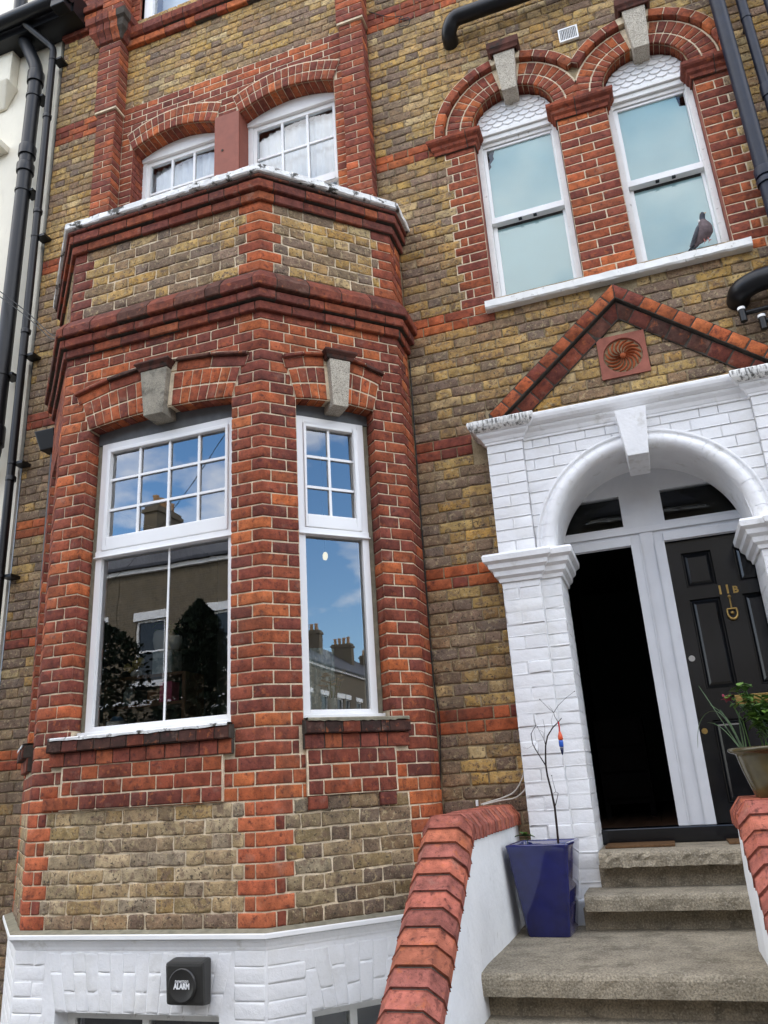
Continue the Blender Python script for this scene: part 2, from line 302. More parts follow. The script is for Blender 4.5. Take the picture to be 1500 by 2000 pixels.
# ------------------------------------------------------------------ bricks
PAL = {
 'red': [(.245,.064,.030),(.27,.071,.031),(.215,.054,.029),(.295,.082,.034),(.185,.048,.031),(.255,.065,.033),(.195,.052,.034),(.225,.061,.035),(.165,.045,.030)],
 'redbright': [(.40,.108,.038),(.36,.092,.035),(.44,.125,.043),(.37,.096,.038)],
 'redsmooth': [(.38,.098,.045),(.35,.088,.040),(.41,.115,.050)],
 'darkred': [(.165,.044,.028),(.19,.050,.029),(.14,.040,.028),(.215,.056,.031),(.155,.046,.033)],
 'soot': [(.085,.040,.030),(.10,.045,.032),(.065,.036,.028),(.12,.05,.036)],
 'stock': [(.42,.265,.090),(.38,.235,.082),(.45,.295,.105),(.34,.21,.085),(.40,.245,.084),(.27,.17,.095),(.37,.225,.075),(.47,.335,.16),(.43,.255,.072),(.41,.265,.10),(.22,.145,.10),(.30,.19,.10)],
 'stockdark': [(.23,.155,.095),(.205,.14,.092),(.26,.175,.095),(.18,.125,.09)],
 'stockpale': [(.37,.27,.145),(.33,.24,.13),(.39,.285,.16),(.30,.22,.13),(.35,.255,.14),(.40,.31,.19),(.31,.215,.10),(.27,.205,.135),(.36,.245,.105)],
 'white': [(.80,.80,.80),(.79,.79,.785),(.81,.81,.81)],
 'copingred': [(.37,.115,.072),(.34,.105,.072),(.41,.13,.078),(.30,.095,.068),(.38,.12,.066),(.33,.11,.08)],
}
CMAT = {'red': 'red_brick', 'redbright': 'red_brick', 'redsmooth': 'red_brick', 'darkred': 'red_brick', 'soot': 'red_brick', 'copingred': 'red_brick', 'stock': 'stock_brick', 'stockpale': 'stock_brick', 'stockdark': 'stock_brick', 'white': 'white_brick'}
ROUGHNESS = {'red': (.0022, .0012), 'redbright': (.0018, .0010), 'redsmooth': (.0008, .0006), 'darkred': (.0025, .0016), 'soot': (.0045, .003), 'copingred': (.0025, .0015), 'stock': (.0056, .0030), 'stockpale': (.0058, .0032), 'stockdark': (.0058, .0032), 'white': (.0042, .0005)}
def pick(cls, dark=1.0):
    if cls == 'white': k = random.uniform(.985, 1.01)*.80; return (k, k, k)
    c = random.choice(PAL[cls]); k = random.uniform(.86, 1.12)*dark; h = random.uniform(-.05, .05)
    return (c[0]*k*(1+h), c[1]*k, c[2]*k*(1-h))
BR = {}      # part object -> list of bricks
def add_brick(part, verts, faces, cls, col):
    BR.setdefault(part, []).append((verts, faces, cls, col))
GX = {}
def brick(part, path, S0, S1, z0, z1, cls, d=0.0, depth=.035, g=.0088, col=None, dark=1.0, quad=None, d_top=None, bev=.0018, rnd=True):
    """one brick face on a path, its joints left open; quad = four (S, z) corners for a voussoir"""
    jit, dj = ROUGHNESS[cls]
    if not rnd: jit = dj = 0.0004
    h = g/2
    if quad is None:
        a, b = S0+h, S1-h; lo, hi = z0+h, z1-h
        if b-a < .012 or hi-lo < .012: return
        bends = path.bends(a+.004, b-.004)
        cols = [a, a+.006]+bends+([a+(b-a)*t for t in ((.3, .68) if b-a > .14 else (.5,))] if (not bends and cls.startswith('stock')) else [])+[b-.006, b]
        cols = [q for i, q in enumerate(cols) if i in (0, len(cols)-1) or q in bends or not any(abs(q-t) < .006 for t in bends)]
        rows = [0, .12, .88, 1]
        zc = lambda q, t: lo+(hi-lo)*t
        P = [[(q, zc(q, t)) for q in cols] for t in rows]
    else:
        (s0, q0), (s1, q1), (s2, q2), (s3, q3) = quad      # bl br tr tl
        cx = (s0+s1+s2+s3)/4; cz = (q0+q1+q2+q3)/4
        def inset(s, q):
            vx, vz = cx-s, cz-q; l = math.hypot(vx, vz); k = g*.5/l*1.1; return s+vx*k, q+vz*k
        c = [inset(*p) for p in quad]
        us = [0, .06, .5, .94, 1]; rows = [0, .07, .93, 1]; cols = us
        def bil(u, t): return ((c[0][0]*(1-u)+c[1][0]*u)*(1-t)+(c[3][0]*(1-u)+c[2][0]*u)*t, (c[0][1]*(1-u)+c[1][1]*u)*(1-t)+(c[3][1]*(1-u)+c[2][1]*u)*t)
        P = [[bil(u, t) for u in us] for t in rows]; bends = []
    nc, nr = len(cols), len(rows); V = []; bz = [random.uniform(-dj, dj) for _ in range(4)]; tilt = random.uniform(-dj, dj); base_d = random.uniform(-dj, dj)*.6
    dt = d if d_top is None else d_top
    for j in range(nr):
        for i in range(nc):
            s, z = P[j][i]; edge = (i in (0, nc-1)) or (j in (0, nr-1)); corner = (i in (0, nc-1)) and (j in (0, nr-1))
            isb = any(abs(s-t) < 1e-6 for t in bends)
            dd = d+(dt-d)*rows[j]+base_d+tilt*(i/(nc-1)-.5)*2+random.uniform(-dj, dj)*.8 - (bev if edge else 0)-(bev*.7 if corner else 0)
            if not isb: s += random.uniform(-jit, jit)*.7
            z += random.uniform(-jit, jit)*.8
            if corner and random.random() < .2: dd -= jit*1.6
            V.append(path.pt(s, dd, z))
    F = [(j*nc+i, j*nc+i+1, (j+1)*nc+i+1, (j+1)*nc+i) for j in range(nr-1) for i in range(nc-1)]
    ring = [i for i in range(nc)]+[j*nc+nc-1 for j in range(1, nr)]+[(nr-1)*nc+i for i in range(nc-2, -1, -1)]+[j*nc for j in range(nr-2, 0, -1)]
    n0 = len(V)
    for idx in ring:
        j, i = divmod(idx, nc); s, z = P[j][i]; V.append(path.pt(s, -depth, z))
    m = len(ring)
    F += [(ring[k], n0+k, n0+(k+1) % m, ring[(k+1) % m]) for k in range(m)]
    add_brick(part, V, F, cls, col or pick(cls, dark))
def proj(p):
    q = MW @ Vector(p)
    if q.z > -.05: return None
    return (.5*768+1535.33*.512*q.x/-q.z, .5*1024-1535.33*.512*q.y/-q.z)
MW = (Matrix.Translation(CAM) @ co.rotation_euler.to_matrix().to_4x4()).inverted()
def flush_bricks(limit=300, name='brick'):
    for part, lst in BR.items():
        sc_ = []
        for k, (V, F, cls, col) in enumerate(lst):
            ps = [proj(v) for v in V[:len(V)]]
            if any(p is None for p in ps): sc_.append((0, k)); continue
            xs = [p[0] for p in ps]; ys = [p[1] for p in ps]
            if max(xs) < 4 or min(xs) > 764 or max(ys) < 4 or min(ys) > 1020: sc_.append((0, k)); continue
            a = Vector(V[0]); n = (Vector(V[1])-a).cross(Vector(V[-1])-a)
            x0, x1, y0, y1 = max(min(xs), 0), min(max(xs), 768), max(min(ys), 0), min(max(ys), 1024)
            sc_.append(((x1-x0)*(y1-y0), k))
        sc_.sort(reverse=True)
        solo = {k for a, k in sc_[:limit] if a > 20}
        rest = []
        for k, (V, F, cls, col) in enumerate(lst):
            if k in solo:
                c = sum((Vector(v) for v in V), Vector())/len(V)
                me = bpy.data.meshes.new(name); me.from_pydata([tuple(Vector(v)-c) for v in V], [], F); me.materials.append(MAT[CMAT[cls]])
                ca = me.color_attributes.new('col', 'FLOAT_COLOR', 'POINT'); ca.data.foreach_set('color', np.ones(4*len(V), np.float32))
                me.polygons.foreach_set('use_smooth', [True]*len(F))
                o = bpy.data.objects.new(name, me); o.color = (*col, 1); COL.objects.link(o); adopt(o, part); o.location = c
                if part in ROOTLOC: pass
            else: rest.append((V, F, cls, col))
        if rest:
            mats = sorted({CMAT[c] for _, _, c, _ in rest}); v = []; f = []; mi = []; cs = []
            for V, F, cls, col in rest:
                o_ = len(v); v += V; f += [tuple(i+o_ for i in q) for q in F]; mi += [mats.index(CMAT[cls])]*len(F); cs += [(*col, 1)]*len(V)
            me = bpy.data.meshes.new('brickwork'); me.from_pydata(v, [], f)
            for m in mats: me.materials.append(MAT[m])
            me.polygons.foreach_set('material_index', mi); me.polygons.foreach_set('use_smooth', [True]*len(f))
            ca = me.color_attributes.new('col', 'FLOAT_COLOR', 'POINT'); ca.data.foreach_set('color', np.array(cs, np.float32).ravel())
            o = bpy.data.objects.new('brickwork', me); COL.objects.link(o); adopt(o, part); o['kind'] = 'stuff'
def bond(S0, S1, k, phase=0.0, mod=.3375):
    """joint positions of a Flemish course between S0 and S1"""
    off = phase+(k % 2)*.16875+random.uniform(-.006, .006); q = []
    n = math.floor((S0-off)/mod)-1; x = off+n*mod
    while x < S1+mod:
        q += [x+random.uniform(-.006, .006), x+.225+random.uniform(-.006, .006)]; x += mod
    q = [v for v in q if S0+.052 < v < S1-.052]
    return [S0]+q+[S1]
def course(part, path, k, z0, z1, S0, S1, cls, d=0.0, joints=None, **kw):
    j = joints if joints is not None else bond(S0, S1, k)
    for a, b in zip(j, j[1:]):
        c = cls((a+b)/2, (z0+z1)/2) if callable(cls) else cls
        dk = kw.get('dark', 1.0); dk = dk((a+b)/2, (z0+z1)/2) if callable(dk) else dk
        brick(part, path, a, b, z0, z1, c, d=d, **{**kw, 'dark': dk})
# ================================================================== THE HOUSE
GZ = -.97
house = empty('terraced_house', (0, 0, GZ), 'victorian terraced house of yellow and red brick with canted bay and white arched porch', 'house')
WX0, WX1, WZ1 = -2.72, 4.7, 9.6
WALL = Path([(WX0, 0), (WX1, 0)])
def ws(x): return x-WX0
HB = .075
# openings of the front wall: x0, x1, z0, z1 and the arc above (r or sagitta)
W3 = dict(x0=1.36, x1=1.99, z0=3.86, zs=5.375); W4 = dict(x0=2.35, x1=2.95, z0=3.86, zs=5.375)
for q in (W3, W4): q['c'] = (q['x0']+q['x1'])/2; q['r'] = (q['x1']-q['x0'])/2
W1 = dict(x0=-1.79, x1=-.92, z0=4.62, zs=6.365, sag=.105); W2 = dict(x0=-.67, x1=.234, z0=4.62, zs=6.375, sag=.105)
for q in (W1, W2): q['c'] = (q['x0']+q['x1'])/2; q['w'] = (q['x1']-q['x0'])/2
ATT = dict(x0=-1.80, x1=-.25, z0=7.99, z1=WZ1)
rect_holes = [(W3['x0'], W3['x1'], 3.86, 5.375+W3['r']), (W4['x0'], W4['x1'], 3.86, 5.375+W4['r']), (W1['x0'], W1['x1'], 4.62, 6.365+.105), (W2['x0'], W2['x1'], 4.62, 6.375+.105),
              (ATT['x0'], ATT['x1'], ATT['z0'], WZ1), (-2.05, .55, -.6, 3.5), (1.40, 2.86, -.2, 2.6)]
def plate(mb, path, s0, s1, z0, z1, holes, d, mi=0):
    xs = sorted({s0, s1, *[v for h in holes for v in h[:2] if s0 < v < s1], *[b for b in path.S if s0 < b < s1]}); zs = sorted({z0, z1, *[v for h in holes for v in h[2:] if z0 < v < z1]})
    for a, b in zip(xs, xs[1:]):
        for c, e in zip(zs, zs[1:]):
            mxx, mz = (a+b)/2, (c+e)/2
            if any(h[0] < mxx < h[1] and h[2] < mz < h[3] for h in holes): continue
            mb.add([path.pt(a, d, c), path.pt(b, d, c), path.pt(b, d, e), path.pt(a, d, e)], [(0, 1, 2, 3)], mi)
def arc_fill(mb, path, Sc, zs, w, fn, ztop, d, n=18, mi=0):
    q = [-w+2*w*i/n for i in range(n+1)]
    for a, b in zip(q, q[1:]):
        mb.add([path.pt(Sc+a, d, zs+fn(a)), path.pt(Sc+b, d, zs+fn(b)), path.pt(Sc+b, d, ztop), path.pt(Sc+a, d, ztop)], [(0, 1, 2, 3)], mi)
MD = -.0055
mb = MB()
plate(mb, WALL, 0, ws(WX1), GZ, WZ1, [(ws(h[0]), ws(h[1]), h[2], h[3]) for h in rect_holes], -.0085)
for q in (W3, W4): arc_fill(mb, WALL, ws(q['c']), q['zs'], q['r'], lambda x, r=q['r']: math.sqrt(max(r*r-x*x, 0)), q['zs']+q['r'], -.0085, 28)
for q in (W1, W2): arc_fill(mb, WALL, ws(q['c']), q['zs'], q['w'], lambda x, q=q: q['sag']*(1-(x/q['w'])**2), q['zs']+q['sag'], -.0085)
for x0_, x1_, z0_, z1_ in ((1.12, 1.36, 3.75, 5.25), (1.99, 2.35, 3.75, 5.25), (2.95, 3.19, 3.75, 5.25), (-1.92, -1.79, 4.6, 6.93), (.234, .35, 4.6, 6.93), (-.92, -.67, 6.37, 6.93), (-1.79, -.92, 6.475, 6.93), (-.67, .234, 6.485, 6.93)):
    mb.add([(x0_, .0036, z0_), (x1_, .0036, z0_), (x1_, .0036, z1_), (x0_, .0036, z1_)], [(0, 1, 2, 3)], 1)
wall = mb.build('front_wall', ['mortar_wall', 'mortar_bay'], house, recalc=False)
BANDS = [(12, 14), (24, 26), (36, 38), (49, 51), (70, 72), (90, 93)]
def inband(k): return any(a <= k < b for a, b in BANDS)
PL, PR_ = (-2.13, -1.92), (.35, .56)      # pilasters
PORCH = (1.215, 3.045)
for k in range(-13, 126):
    z0, z1 = k*HB, (k+1)*HB; zm = (z0+z1)/2
    holes = []
    if zm < 4.55: holes.append((-2.20, .70))
    if zm < 2.66: holes.append((1.23, 3.03))
    elif zm < 2.83: holes.append((1.10, 3.16))
    for q in (W3, W4):
        if 3.74 < zm < 5.25: holes.append((q['x0'], q['x1']))
        elif 5.25 <= zm < 5.38: holes.append((q['x0']-.25 if q is W3 else 2.0, q['x1']+.24 if q is W4 else 2.35))
        elif 5.38 <= zm < 5.93: holes.append((q['c']-math.sqrt(.56**2-(zm-5.375)**2), q['c']+math.sqrt(.56**2-(zm-5.375)**2)))
    for q in (W1, W2):
        if 4.55 < zm < q['zs']: holes.append((q['x0'], q['x1']))
        elif q['zs'] <= zm < q['zs']+.13: holes.append((q['x0']-.03, q['x1']+.03))
    if W1['zs']-.3 < zm < W1['zs'] or 4.55 < zm < 6.4: holes.append((-.92, -.67))
    if 3.74 < zm < 3.86: holes.append((1.30, 3.05))
    if 4.55 < zm: holes += [PL, PR_]
    if 7.64 < zm < 7.93: holes.append((-1.92, .35))
    if zm > 7.99: holes.append((-1.80, -.25))
    if 2.95 < zm < 3.745:
        hw = (3.745-zm)/.795*.965; holes += [(2.165-hw, 2.165-hw+.19), (2.165+hw-.19, 2.165+hw)]
    if 3.04 < zm < 3.345: holes.append((2.0, 2.305))
    # red dressings: x0, x1
    reds = []
    tl, ts = .235, .19
    if 3.74 < zm < 5.25:
        t = tl if k % 2 else ts
        reds += [(1.36-t, 1.36), (1.99, 2.35), (2.95, 2.95+t)]
    if 4.55 < zm < 6.93: reds += [(-1.92, .35)]
    if inband(k): reds += [(WX0, -2.13), (.56 if zm > 4.6 else .69, 1.36)]
    if zm > 7.99: reds += [(-1.92, -1.80), (-.25, .35)]
    if 8.1 < zm: reds += [(WX0, -2.13)]
    ev = sorted({WX0, WX1, *[min(max(v, WX0), WX1) for h in holes+reds for v in h]})
    segs = []
    for a, b in zip(ev, ev[1:]):
        m = (a+b)/2
        if any(h[0] < m < h[1] for h in holes): continue
        c = 'r' if any(h[0] < m < h[1] for h in reds) else 's'
        if segs and segs[-1][2] == c and abs(segs[-1][1]-a) < 1e-6: segs[-1] = (segs[-1][0], b, c)
        else: segs.append((a, b, c))
    for a, b, c in segs:
        if b-a < .02: continue
        joints = None
        if c == 'r':
            cls = 'redbright' if inband(k) and random.random() < .7 else ('redbright' if random.random() < .12 else 'red')
            fn = lambda s, z, cls=cls, k=k: ('redbright' if random.random() < (.75 if k in (12, 13, 24, 25, 70, 71) else .25 if inband(k) else .10) else 'red')
            if abs(b-1.36) < 1e-6 and a > 1.0 and not inband(k): joints = [ws(a), ws(b)] if k % 2 else [ws(a), ws(a)+.058, ws(b)]
            elif abs(a-1.99) < 1e-6: joints = [ws(1.99), ws(1.99)+.225, ws(2.35)] if k % 2 else [ws(1.99), ws(1.99)+.13, ws(2.35)]
            elif abs(a-2.95) < 1e-6: joints = [ws(a), ws(b)] if k % 2 else [ws(a), ws(a)+.125, ws(b)]
            course(wall, WALL, k, z0, z1, ws(a), ws(b), fn, joints=joints)
        else:
            def fn(s, z):
                x = s+WX0
                p = .12 + (.5 if x < -2.1 and z < 5 else 0) + (.25 if 0.6 < x < .9 else 0) + (.45 if 2.8 < x and z < 3.7 else 0)+(.2 if z < 2.6 else 0)
                return 'stockdark' if random.random() < p else 'stock'
            course(wall, WALL, k, z0, z1, ws(a), ws(b), fn)
# ---- arches
def arch(part, path, Sc, zf, rin, rout, angs, cls='red', d=.004, depth=.10, split=(.5,), skip=None, mortar='mortar_bay', cover=.008, g=.009, dark=1.0):
    a0, a1 = min(angs[0], angs[-1]), max(angs[0], angs[-1]); n = 24; m = MB()
    def P(r, a, dd): return path.pt(Sc+r*math.sin(a), dd, zf+r*math.cos(a))
    A = [a0+(a1-a0)*i/n for i in range(n+1)]
    for p, q in zip(A, A[1:]):
        m.add([P(rin(p)+.012, p, d-.005), P(rin(q)+.012, q, d-.005), P(rout(q)+cover, q, d-.005), P(rout(p)+cover, p, d-.005)], [(0, 1, 2, 3)])
        m.add([P(rin(p)+.012, p, d-.005), P(rin(q)+.012, q, d-.005), P(rin(q)+.012, q, -depth-.02), P(rin(p)+.012, p, -depth-.02)], [(0, 1, 2, 3)])
        m.add([P(rout(p)+cover, p, d-.005), P(rout(q)+cover, q, d-.005), P(rout(q)+cover, q, -.03), P(rout(p)+cover, p, -.03)], [(0, 1, 2, 3)])
    core = m.build('arch', mortar, house, recalc=False)
    for p, q in zip(angs, angs[1:]):
        mid = (p+q)/2
        if skip and skip[0] < mid < skip[1]: continue
        fr = [0, *split, 1] if not (isinstance(split, tuple) and split == ()) else [0, 1]
        for f0, f1 in zip(fr, fr[1:]):
            R_ = lambda a, f: rin(a)*(1-f)+rout(a)*f
            pts = [(Sc+R_(p, f0)*math.sin(p), zf+R_(p, f0)*math.cos(p)), (Sc+R_(q, f0)*math.sin(q), zf+R_(q, f0)*math.cos(q)),
                   (Sc+R_(q, f1)*math.sin(q), zf+R_(q, f1)*math.cos(q)), (Sc+R_(p, f1)*math.sin(p), zf+R_(p, f1)*math.cos(p))]
            c = cls() if callable(cls) else cls
            brick(part, path, 0, 0, 0, 0, c, d=d, depth=depth if f0 == 0 else .02, g=g, quad=pts, dark=dark)
    return core
def camber(path, Sc, zs, w, sag, th, sag_o, skew):
    zf = zs-w/math.tan(skew)
    def solve(base, sg):
        def r(a):
            x = math.tan(a)*(base-zf)
            for _ in range(8): x = math.tan(a)*(base+sg*(1-(x/w)**2)-zf)
            return x/math.sin(a) if abs(a) > 1e-5 else base+sg-zf
        return r
    return zf, solve(zs, sag), solve(zs+th, sag_o), math.atan(w/(w/math.tan(skew)))
def redmix(p=.3): return lambda: 'redbright' if random.random() < p else 'red'
for q in (W3, W4):
    S = ws(q['c']); lim = R(90)
    na = 23; angs = [-lim+2*lim*i/na for i in range(na+1)]
    arch(wall, WALL, S, q['zs'], lambda a: q['r'], lambda a: q['r']+.205, angs, cls=redmix(.15), d=.010, depth=.11, split=(.46,), skip=(-R(8), R(8)), mortar='mortar_bay', g=.0125)
    na = 17; angs = [-lim+2*lim*i/na for i in range(na+1)]
    lo = -lim if q is W3 else -R(57); hi = R(57) if q is W3 else lim
    angs = [lo+(hi-lo)*i/13 for i in range(14)]
    arch(wall, WALL, S, q['zs'], lambda a: q['r']+.222, lambda a: q['r']+.295, angs, cls=redmix(.1), d=.045, depth=.02, split=(), skip=(-R(9), R(9)), mortar='mortar_bay', cover=.002)
for q in (W1, W2):
    zf, ri, ro, am = camber(WALL, ws(q['c']), q['zs'], q['w'], q['sag'], .225, .095, R(19))
    angs = [-am+2*am*i/15 for i in range(16)]
    arch(wall, WALL, ws(q['c']), zf, ri, ro, angs, cls=redmix(.08), d=.009, depth=.15, split=(.5,), mortar='mortar_bay', g=.0125)
# reveals of the first floor windows, and the red painted mullion between them
m = MB()
for q in (W1, W2):
    for x in (q['x0'], q['x1']):
        m.add([(x, -.001, 4.62), (x, .2, 4.62), (x, .2, q['zs']+.12), (x, -.001, q['zs']+.12)], [(0, 1, 2, 3)])
m.build('window_reveal', 'red_paint', house)
mp = MB().box(-.918, -.672, -.008, .17, 4.6, 6.40).build('mullion', 'red_paint', house, bevel=.006)
mb2 = MB(); mb2.tube([(-.835, -.012, 6.0), (-.835, -.002, 6.0)], .012, 8); mb2.build('vent_hole', 'mortar_dark', mp)
# wall reveals of the stair windows
m = MB()
for q in (W3, W4):
    for x in (q['x0'], q['x1']): m.add([(x, -.001, 3.86), (x, .22, 3.86), (x, .22, 5.45), (x, -.001, 5.45)], [(0, 1, 2, 3)])
    n = 20
    for i in range(n):
        a, b = math.pi*i/n, math.pi*(i+1)/n
        pa = (q['c']+q['r']*math.cos(a), q['zs']+q['r']*math.sin(a)); pb = (q['c']+q['r']*math.cos(b), q['zs']+q['r']*math.sin(b))
        m.add([(pa[0], .09, pa[1]), (pb[0], .09, pb[1]), (pb[0], .22, pb[1]), (pa[0], .22, pa[1])], [(0, 1, 2, 3)])
m.build('window_reveal', 'terracotta', house)
# ---- pilasters
def pilaster(x0, x1, ztop):
    p = .12; P = Path([(x0, .01), (x0, -p), (x1, -p), (x1, .01)]); P2 = Path([(x0-.018, .01), (x0-.018, -p-.018), (x1+.018, -p-.018), (x1+.018, .01)])
    m = MB(); zst = 6.80
    plate(m, P, 0, P.S[-1], 4.5, zst, [], MD); plate(m, P2, 0, P2.S[-1], zst, ztop, [], MD)
    m.add([P2.pt(s, 0, zst) for s in P2.S], [(0, 1, 2, 3)])
    pil = m.build('pilaster', 'mortar_bay', house, recalc=False)
    for k in range(60, int(ztop/HB)):
        Q = P if (k+.5)*HB < zst else P2
        s1, s2, s3 = Q.S[1], Q.S[2], Q.S[3]
        j = [0, s1+(.0 if k % 2 else 0), s2, s3] if k % 2 else [0, s1, (s1+s2)/2, s2, s3]
        for a, b in zip(j, j[1:]): brick(pil, Q, a, b, k*HB, (k+1)*HB, 'redbright' if random.random() < .12 else 'red')
    return pil
pilaster(*PL, WZ1); pilaster(*PR_, WZ1)
RV = Path([(W1['x0'], .0), (W1['x0'], .17)])
for k in range(62, 86): 
    if (k+1)*HB < W1['zs']+.06: course(wall, RV, k, k*HB, (k+1)*HB, 0, .17, lambda s_, z_: 'red', joints=[0, .17] if k % 2 else [0, .06, .17], d=.006)
# capital of the left pilaster, sill moulding between the pilasters, eaves courses: moulded bricks on a core
def brick_sweep(parent, name, path, prof, mod, mats, core='mortar_dark', g=.008, S0=None, S1=None, phase=0.0, child='brick', cap_core=True, cmul=1.0):
    S0 = path.S[0] if S0 is None else S0; S1 = path.S[-1] if S1 is None else S1
    ins = .006; zs = [z for _, z in prof]; zmid = (min(zs)+max(zs))/2
    cp = [(d-ins if d > .001 else d, z) for d, z in prof]
    m = MB(); sweep(m, path, cp, S0, S1); co_ = m.build(name, core, parent)
    s = S0; i = 0
    cuts = [S0]
    x = S0+phase+mod
    while x < S1-.05: cuts.append(x+random.uniform(-.008, .008)); x += mod*random.choice([1, 1, .5, 1])
    cuts.append(S1)
    for a, b in zip(cuts, cuts[1:]):
        q = MB(); dz = random.uniform(-.0015, .0015); dd = random.uniform(-.0025, .0025)
        sweep(q, path, [(d+dd if d > .001 else d, z+dz) for d, z in prof], a+g/2, b-g/2)
        cls = mats() if callable(mats) else mats
        me = q.mesh(child, CMAT[cls]); bm = bmesh.new(); bm.from_mesh(me); bmesh.ops.recalc_face_normals(bm, faces=bm.faces); bm.to_mesh(me); bm.free()
        ca = me.color_attributes.new('col', 'FLOAT_COLOR', 'POINT'); ca.data.foreach_set('color', np.ones(4*len(me.vertices), np.float32))
        o = bpy.data.objects.new(child, me); c = pick(cls); o.color = (c[0]*cmul, c[1]*cmul, c[2]*cmul, 1); COL.objects.link(o); adopt(o, parent if isinstance(parent, bpy.types.Object) and parent.parent else co_)
    return co_
def box_prof(d, z0, z1, ch=.006, slope=0.0): return [(0, z0), (d-ch, z0), (d, z0+ch), (d, z1-ch-slope*0), (d-ch, z1-ch*.4), (0, z1+slope)]
x0, x1 = PL; CP = Path([(x0-.02, .01), (x0-.02, -.138), (x1+.02, -.138), (x1+.02, .01)])
brick_sweep(house, 'capital', CP, [(0, 7.66), (.02, 7.67), (.035, 7.72), (.07, 7.77), (.075, 7.85), (.10, 7.87), (.105, 7.95), (.06, 8.0), (0, 8.02)], .16, lambda: random.choice(['darkred', 'red', 'darkred']))
SM = Path([(-1.92, 0), (.35, 0)])
brick_sweep(house, 'sill_course', SM, box_prof(.045, 7.65, 7.73), .225, lambda: random.choice(['redbright', 'red', 'red']))
brick_sweep(house, 'sill_course', SM, [(0, 7.735), (.06, 7.74), (.085, 7.765), (.09, 7.835), (.07, 7.87), (0, 7.92)], .225, lambda: random.choice(['darkred', 'red', 'darkred']))
EP = Path([(WX0, 0), (-2.13, 0)])
for z, d in ((8.12, .04), (8.21, .075), (8.30, .10), (8.42, .06)): brick_sweep(house, 'eaves_course', EP, box_prof(d, z, z+.078), .225, lambda: random.choice(['red', 'redbright', 'red', 'darkred']))
# imposts of the stair windows
ip = [(0, 5.222), (.014, 5.225), (.016, 5.252), (.032, 5.268), (.036, 5.292), (.056, 5.308), (.064, 5.322), (.064, 5.345), (.058, 5.352), (0, 5.362)]
for pts in ([(1.06, .0), (1.06, -.004), (1.36, -.004), (1.36, .10)], [(1.99, .10), (1.99, -.004), (2.35, -.004), (2.35, .10)], [(2.95, .10), (2.95, -.004), (3.20, -.004)]):
    brick_sweep(house, 'impost', Path(pts), ip, .23, lambda: random.choice(['darkred', 'red', 'darkred']), phase=.02)
# keystones of the stair windows with moulded caps
for q in (W3, W4):
    c, z0, z1 = q['c']+.010, 5.60, 5.975
    m = MB(); m.hexa([(c-.056, -.075, z0), (c+.056, -.075, z0), (c+.056, .10, z0), (c-.056, .10, z0), (c-.083, -.085, z1), (c+.083, -.085, z1), (c+.083, .0, z1), (c-.083, .0, z1)])
    ks = m.build('keystone', 'stone_light', house, bevel=.006)
    KP = Path([(c-.095, .005), (c-.095, -.085), (c+.095, -.085), (c+.095, .005)])
    m = MB(); sweep(m, KP, [(0, 5.965), (.014, 5.97), (.018, 5.99), (.030, 6.01), (.030, 6.065), (.02, 6.078), (-.09, 6.085)])
    m.build('keystone_cap', 'dark_cap', ks)
# ================================================================== THE BAY
A_ = Vector((-1.5, -.933)); B_ = Vector((0, -.933)); C_ = Vector((.697, -.24)); D_ = Vector((-2.197, -.24))
BAY = Path([(-2.197, .0), D_, A_, B_, C_, (.697, .0)])
SD, SA, SB, SC, SE = BAY.S[1:6]
hb = .0745
ZM = 48*hb     # underside of the lower moulding
fo0, fo1 = -1.275+1.5, -.205+1.5          # front opening along the front face
ro0, ro1 = .226, .764                     # right opening along the right face
lo0, lo1 = .983-.764, .983-.226
OZ0, OZS = 1.0, 2.98
REV = .12
mb = MB()
plate(mb, BAY, 0, SE, 0, 4.62, [(SA+fo0, SA+fo1, OZ0, OZS+.035), (SB+ro0, SB+ro1, OZ0, 2.965+.02), (SD+lo0, SD+lo1, OZ0, 2.985)], MD)
arc_fill(mb, BAY, SA+(fo0+fo1)/2, OZS, (fo1-fo0)/2, lambda x: .035*(1-(x/((fo1-fo0)/2))**2), OZS+.035, MD)
arc_fill(mb, BAY, SB+(ro0+ro1)/2, 2.965, (ro1-ro0)/2, lambda x: .02*(1-(x/((ro1-ro0)/2))**2), 2.985, MD)
# reveals, floor and roof of the bay
for seg, a, b in ((2, fo0, fo1), (3, ro0, ro1), (1, lo0, lo1)):
    o = BAY.S[seg]
    for s in (a-.006, b+.006): mb.add([BAY.pt(o+s, MD, OZ0), BAY.pt(o+s, -REV-.06, OZ0), BAY.pt(o+s, -REV-.06, 3.02), BAY.pt(o+s, MD, 3.02)], [(0, 1, 2, 3)])
mb.add([BAY.pt(s, -.01, .02) for s in BAY.S], [tuple(range(6))]); mb.add([BAY.pt(s, -.01, 4.58) for s in BAY.S], [tuple(range(6))])
bay = mb.build('bay', 'mortar_bay', house, recalc=False)
def sub(pts): return Path(pts)
def onseg(seg, s, d=0.0):
    p = BAY.pt(BAY.S[seg]+s, d, 0); return (p[0], p[1])
P_LEFT = Path([(-2.197, 0), D_, onseg(1, lo0), onseg(1, lo0, -REV)])
P_PA = Path([onseg(1, lo1, -REV), onseg(1, lo1), A_, onseg(2, fo0), onseg(2, fo0, -REV)])
P_PB = Path([onseg(2, fo1, -REV), onseg(2, fo1), B_, onseg(3, ro0), onseg(3, ro0, -REV)])
P_PC = Path([onseg(3, ro1, -REV), onseg(3, ro1), C_, (.697, 0)])
def baycls(z0):
    def f(s, z):
        r = random.random()
        if z < .70: return 'redbright' if r < .75 else 'red'
        if z > 3.0: return 'darkred' if r < .28 else ('redbright' if r < .14+.28 else 'red')
        return 'redbright' if r < .12 else ('darkred' if r < .24 else 'red')
    return f
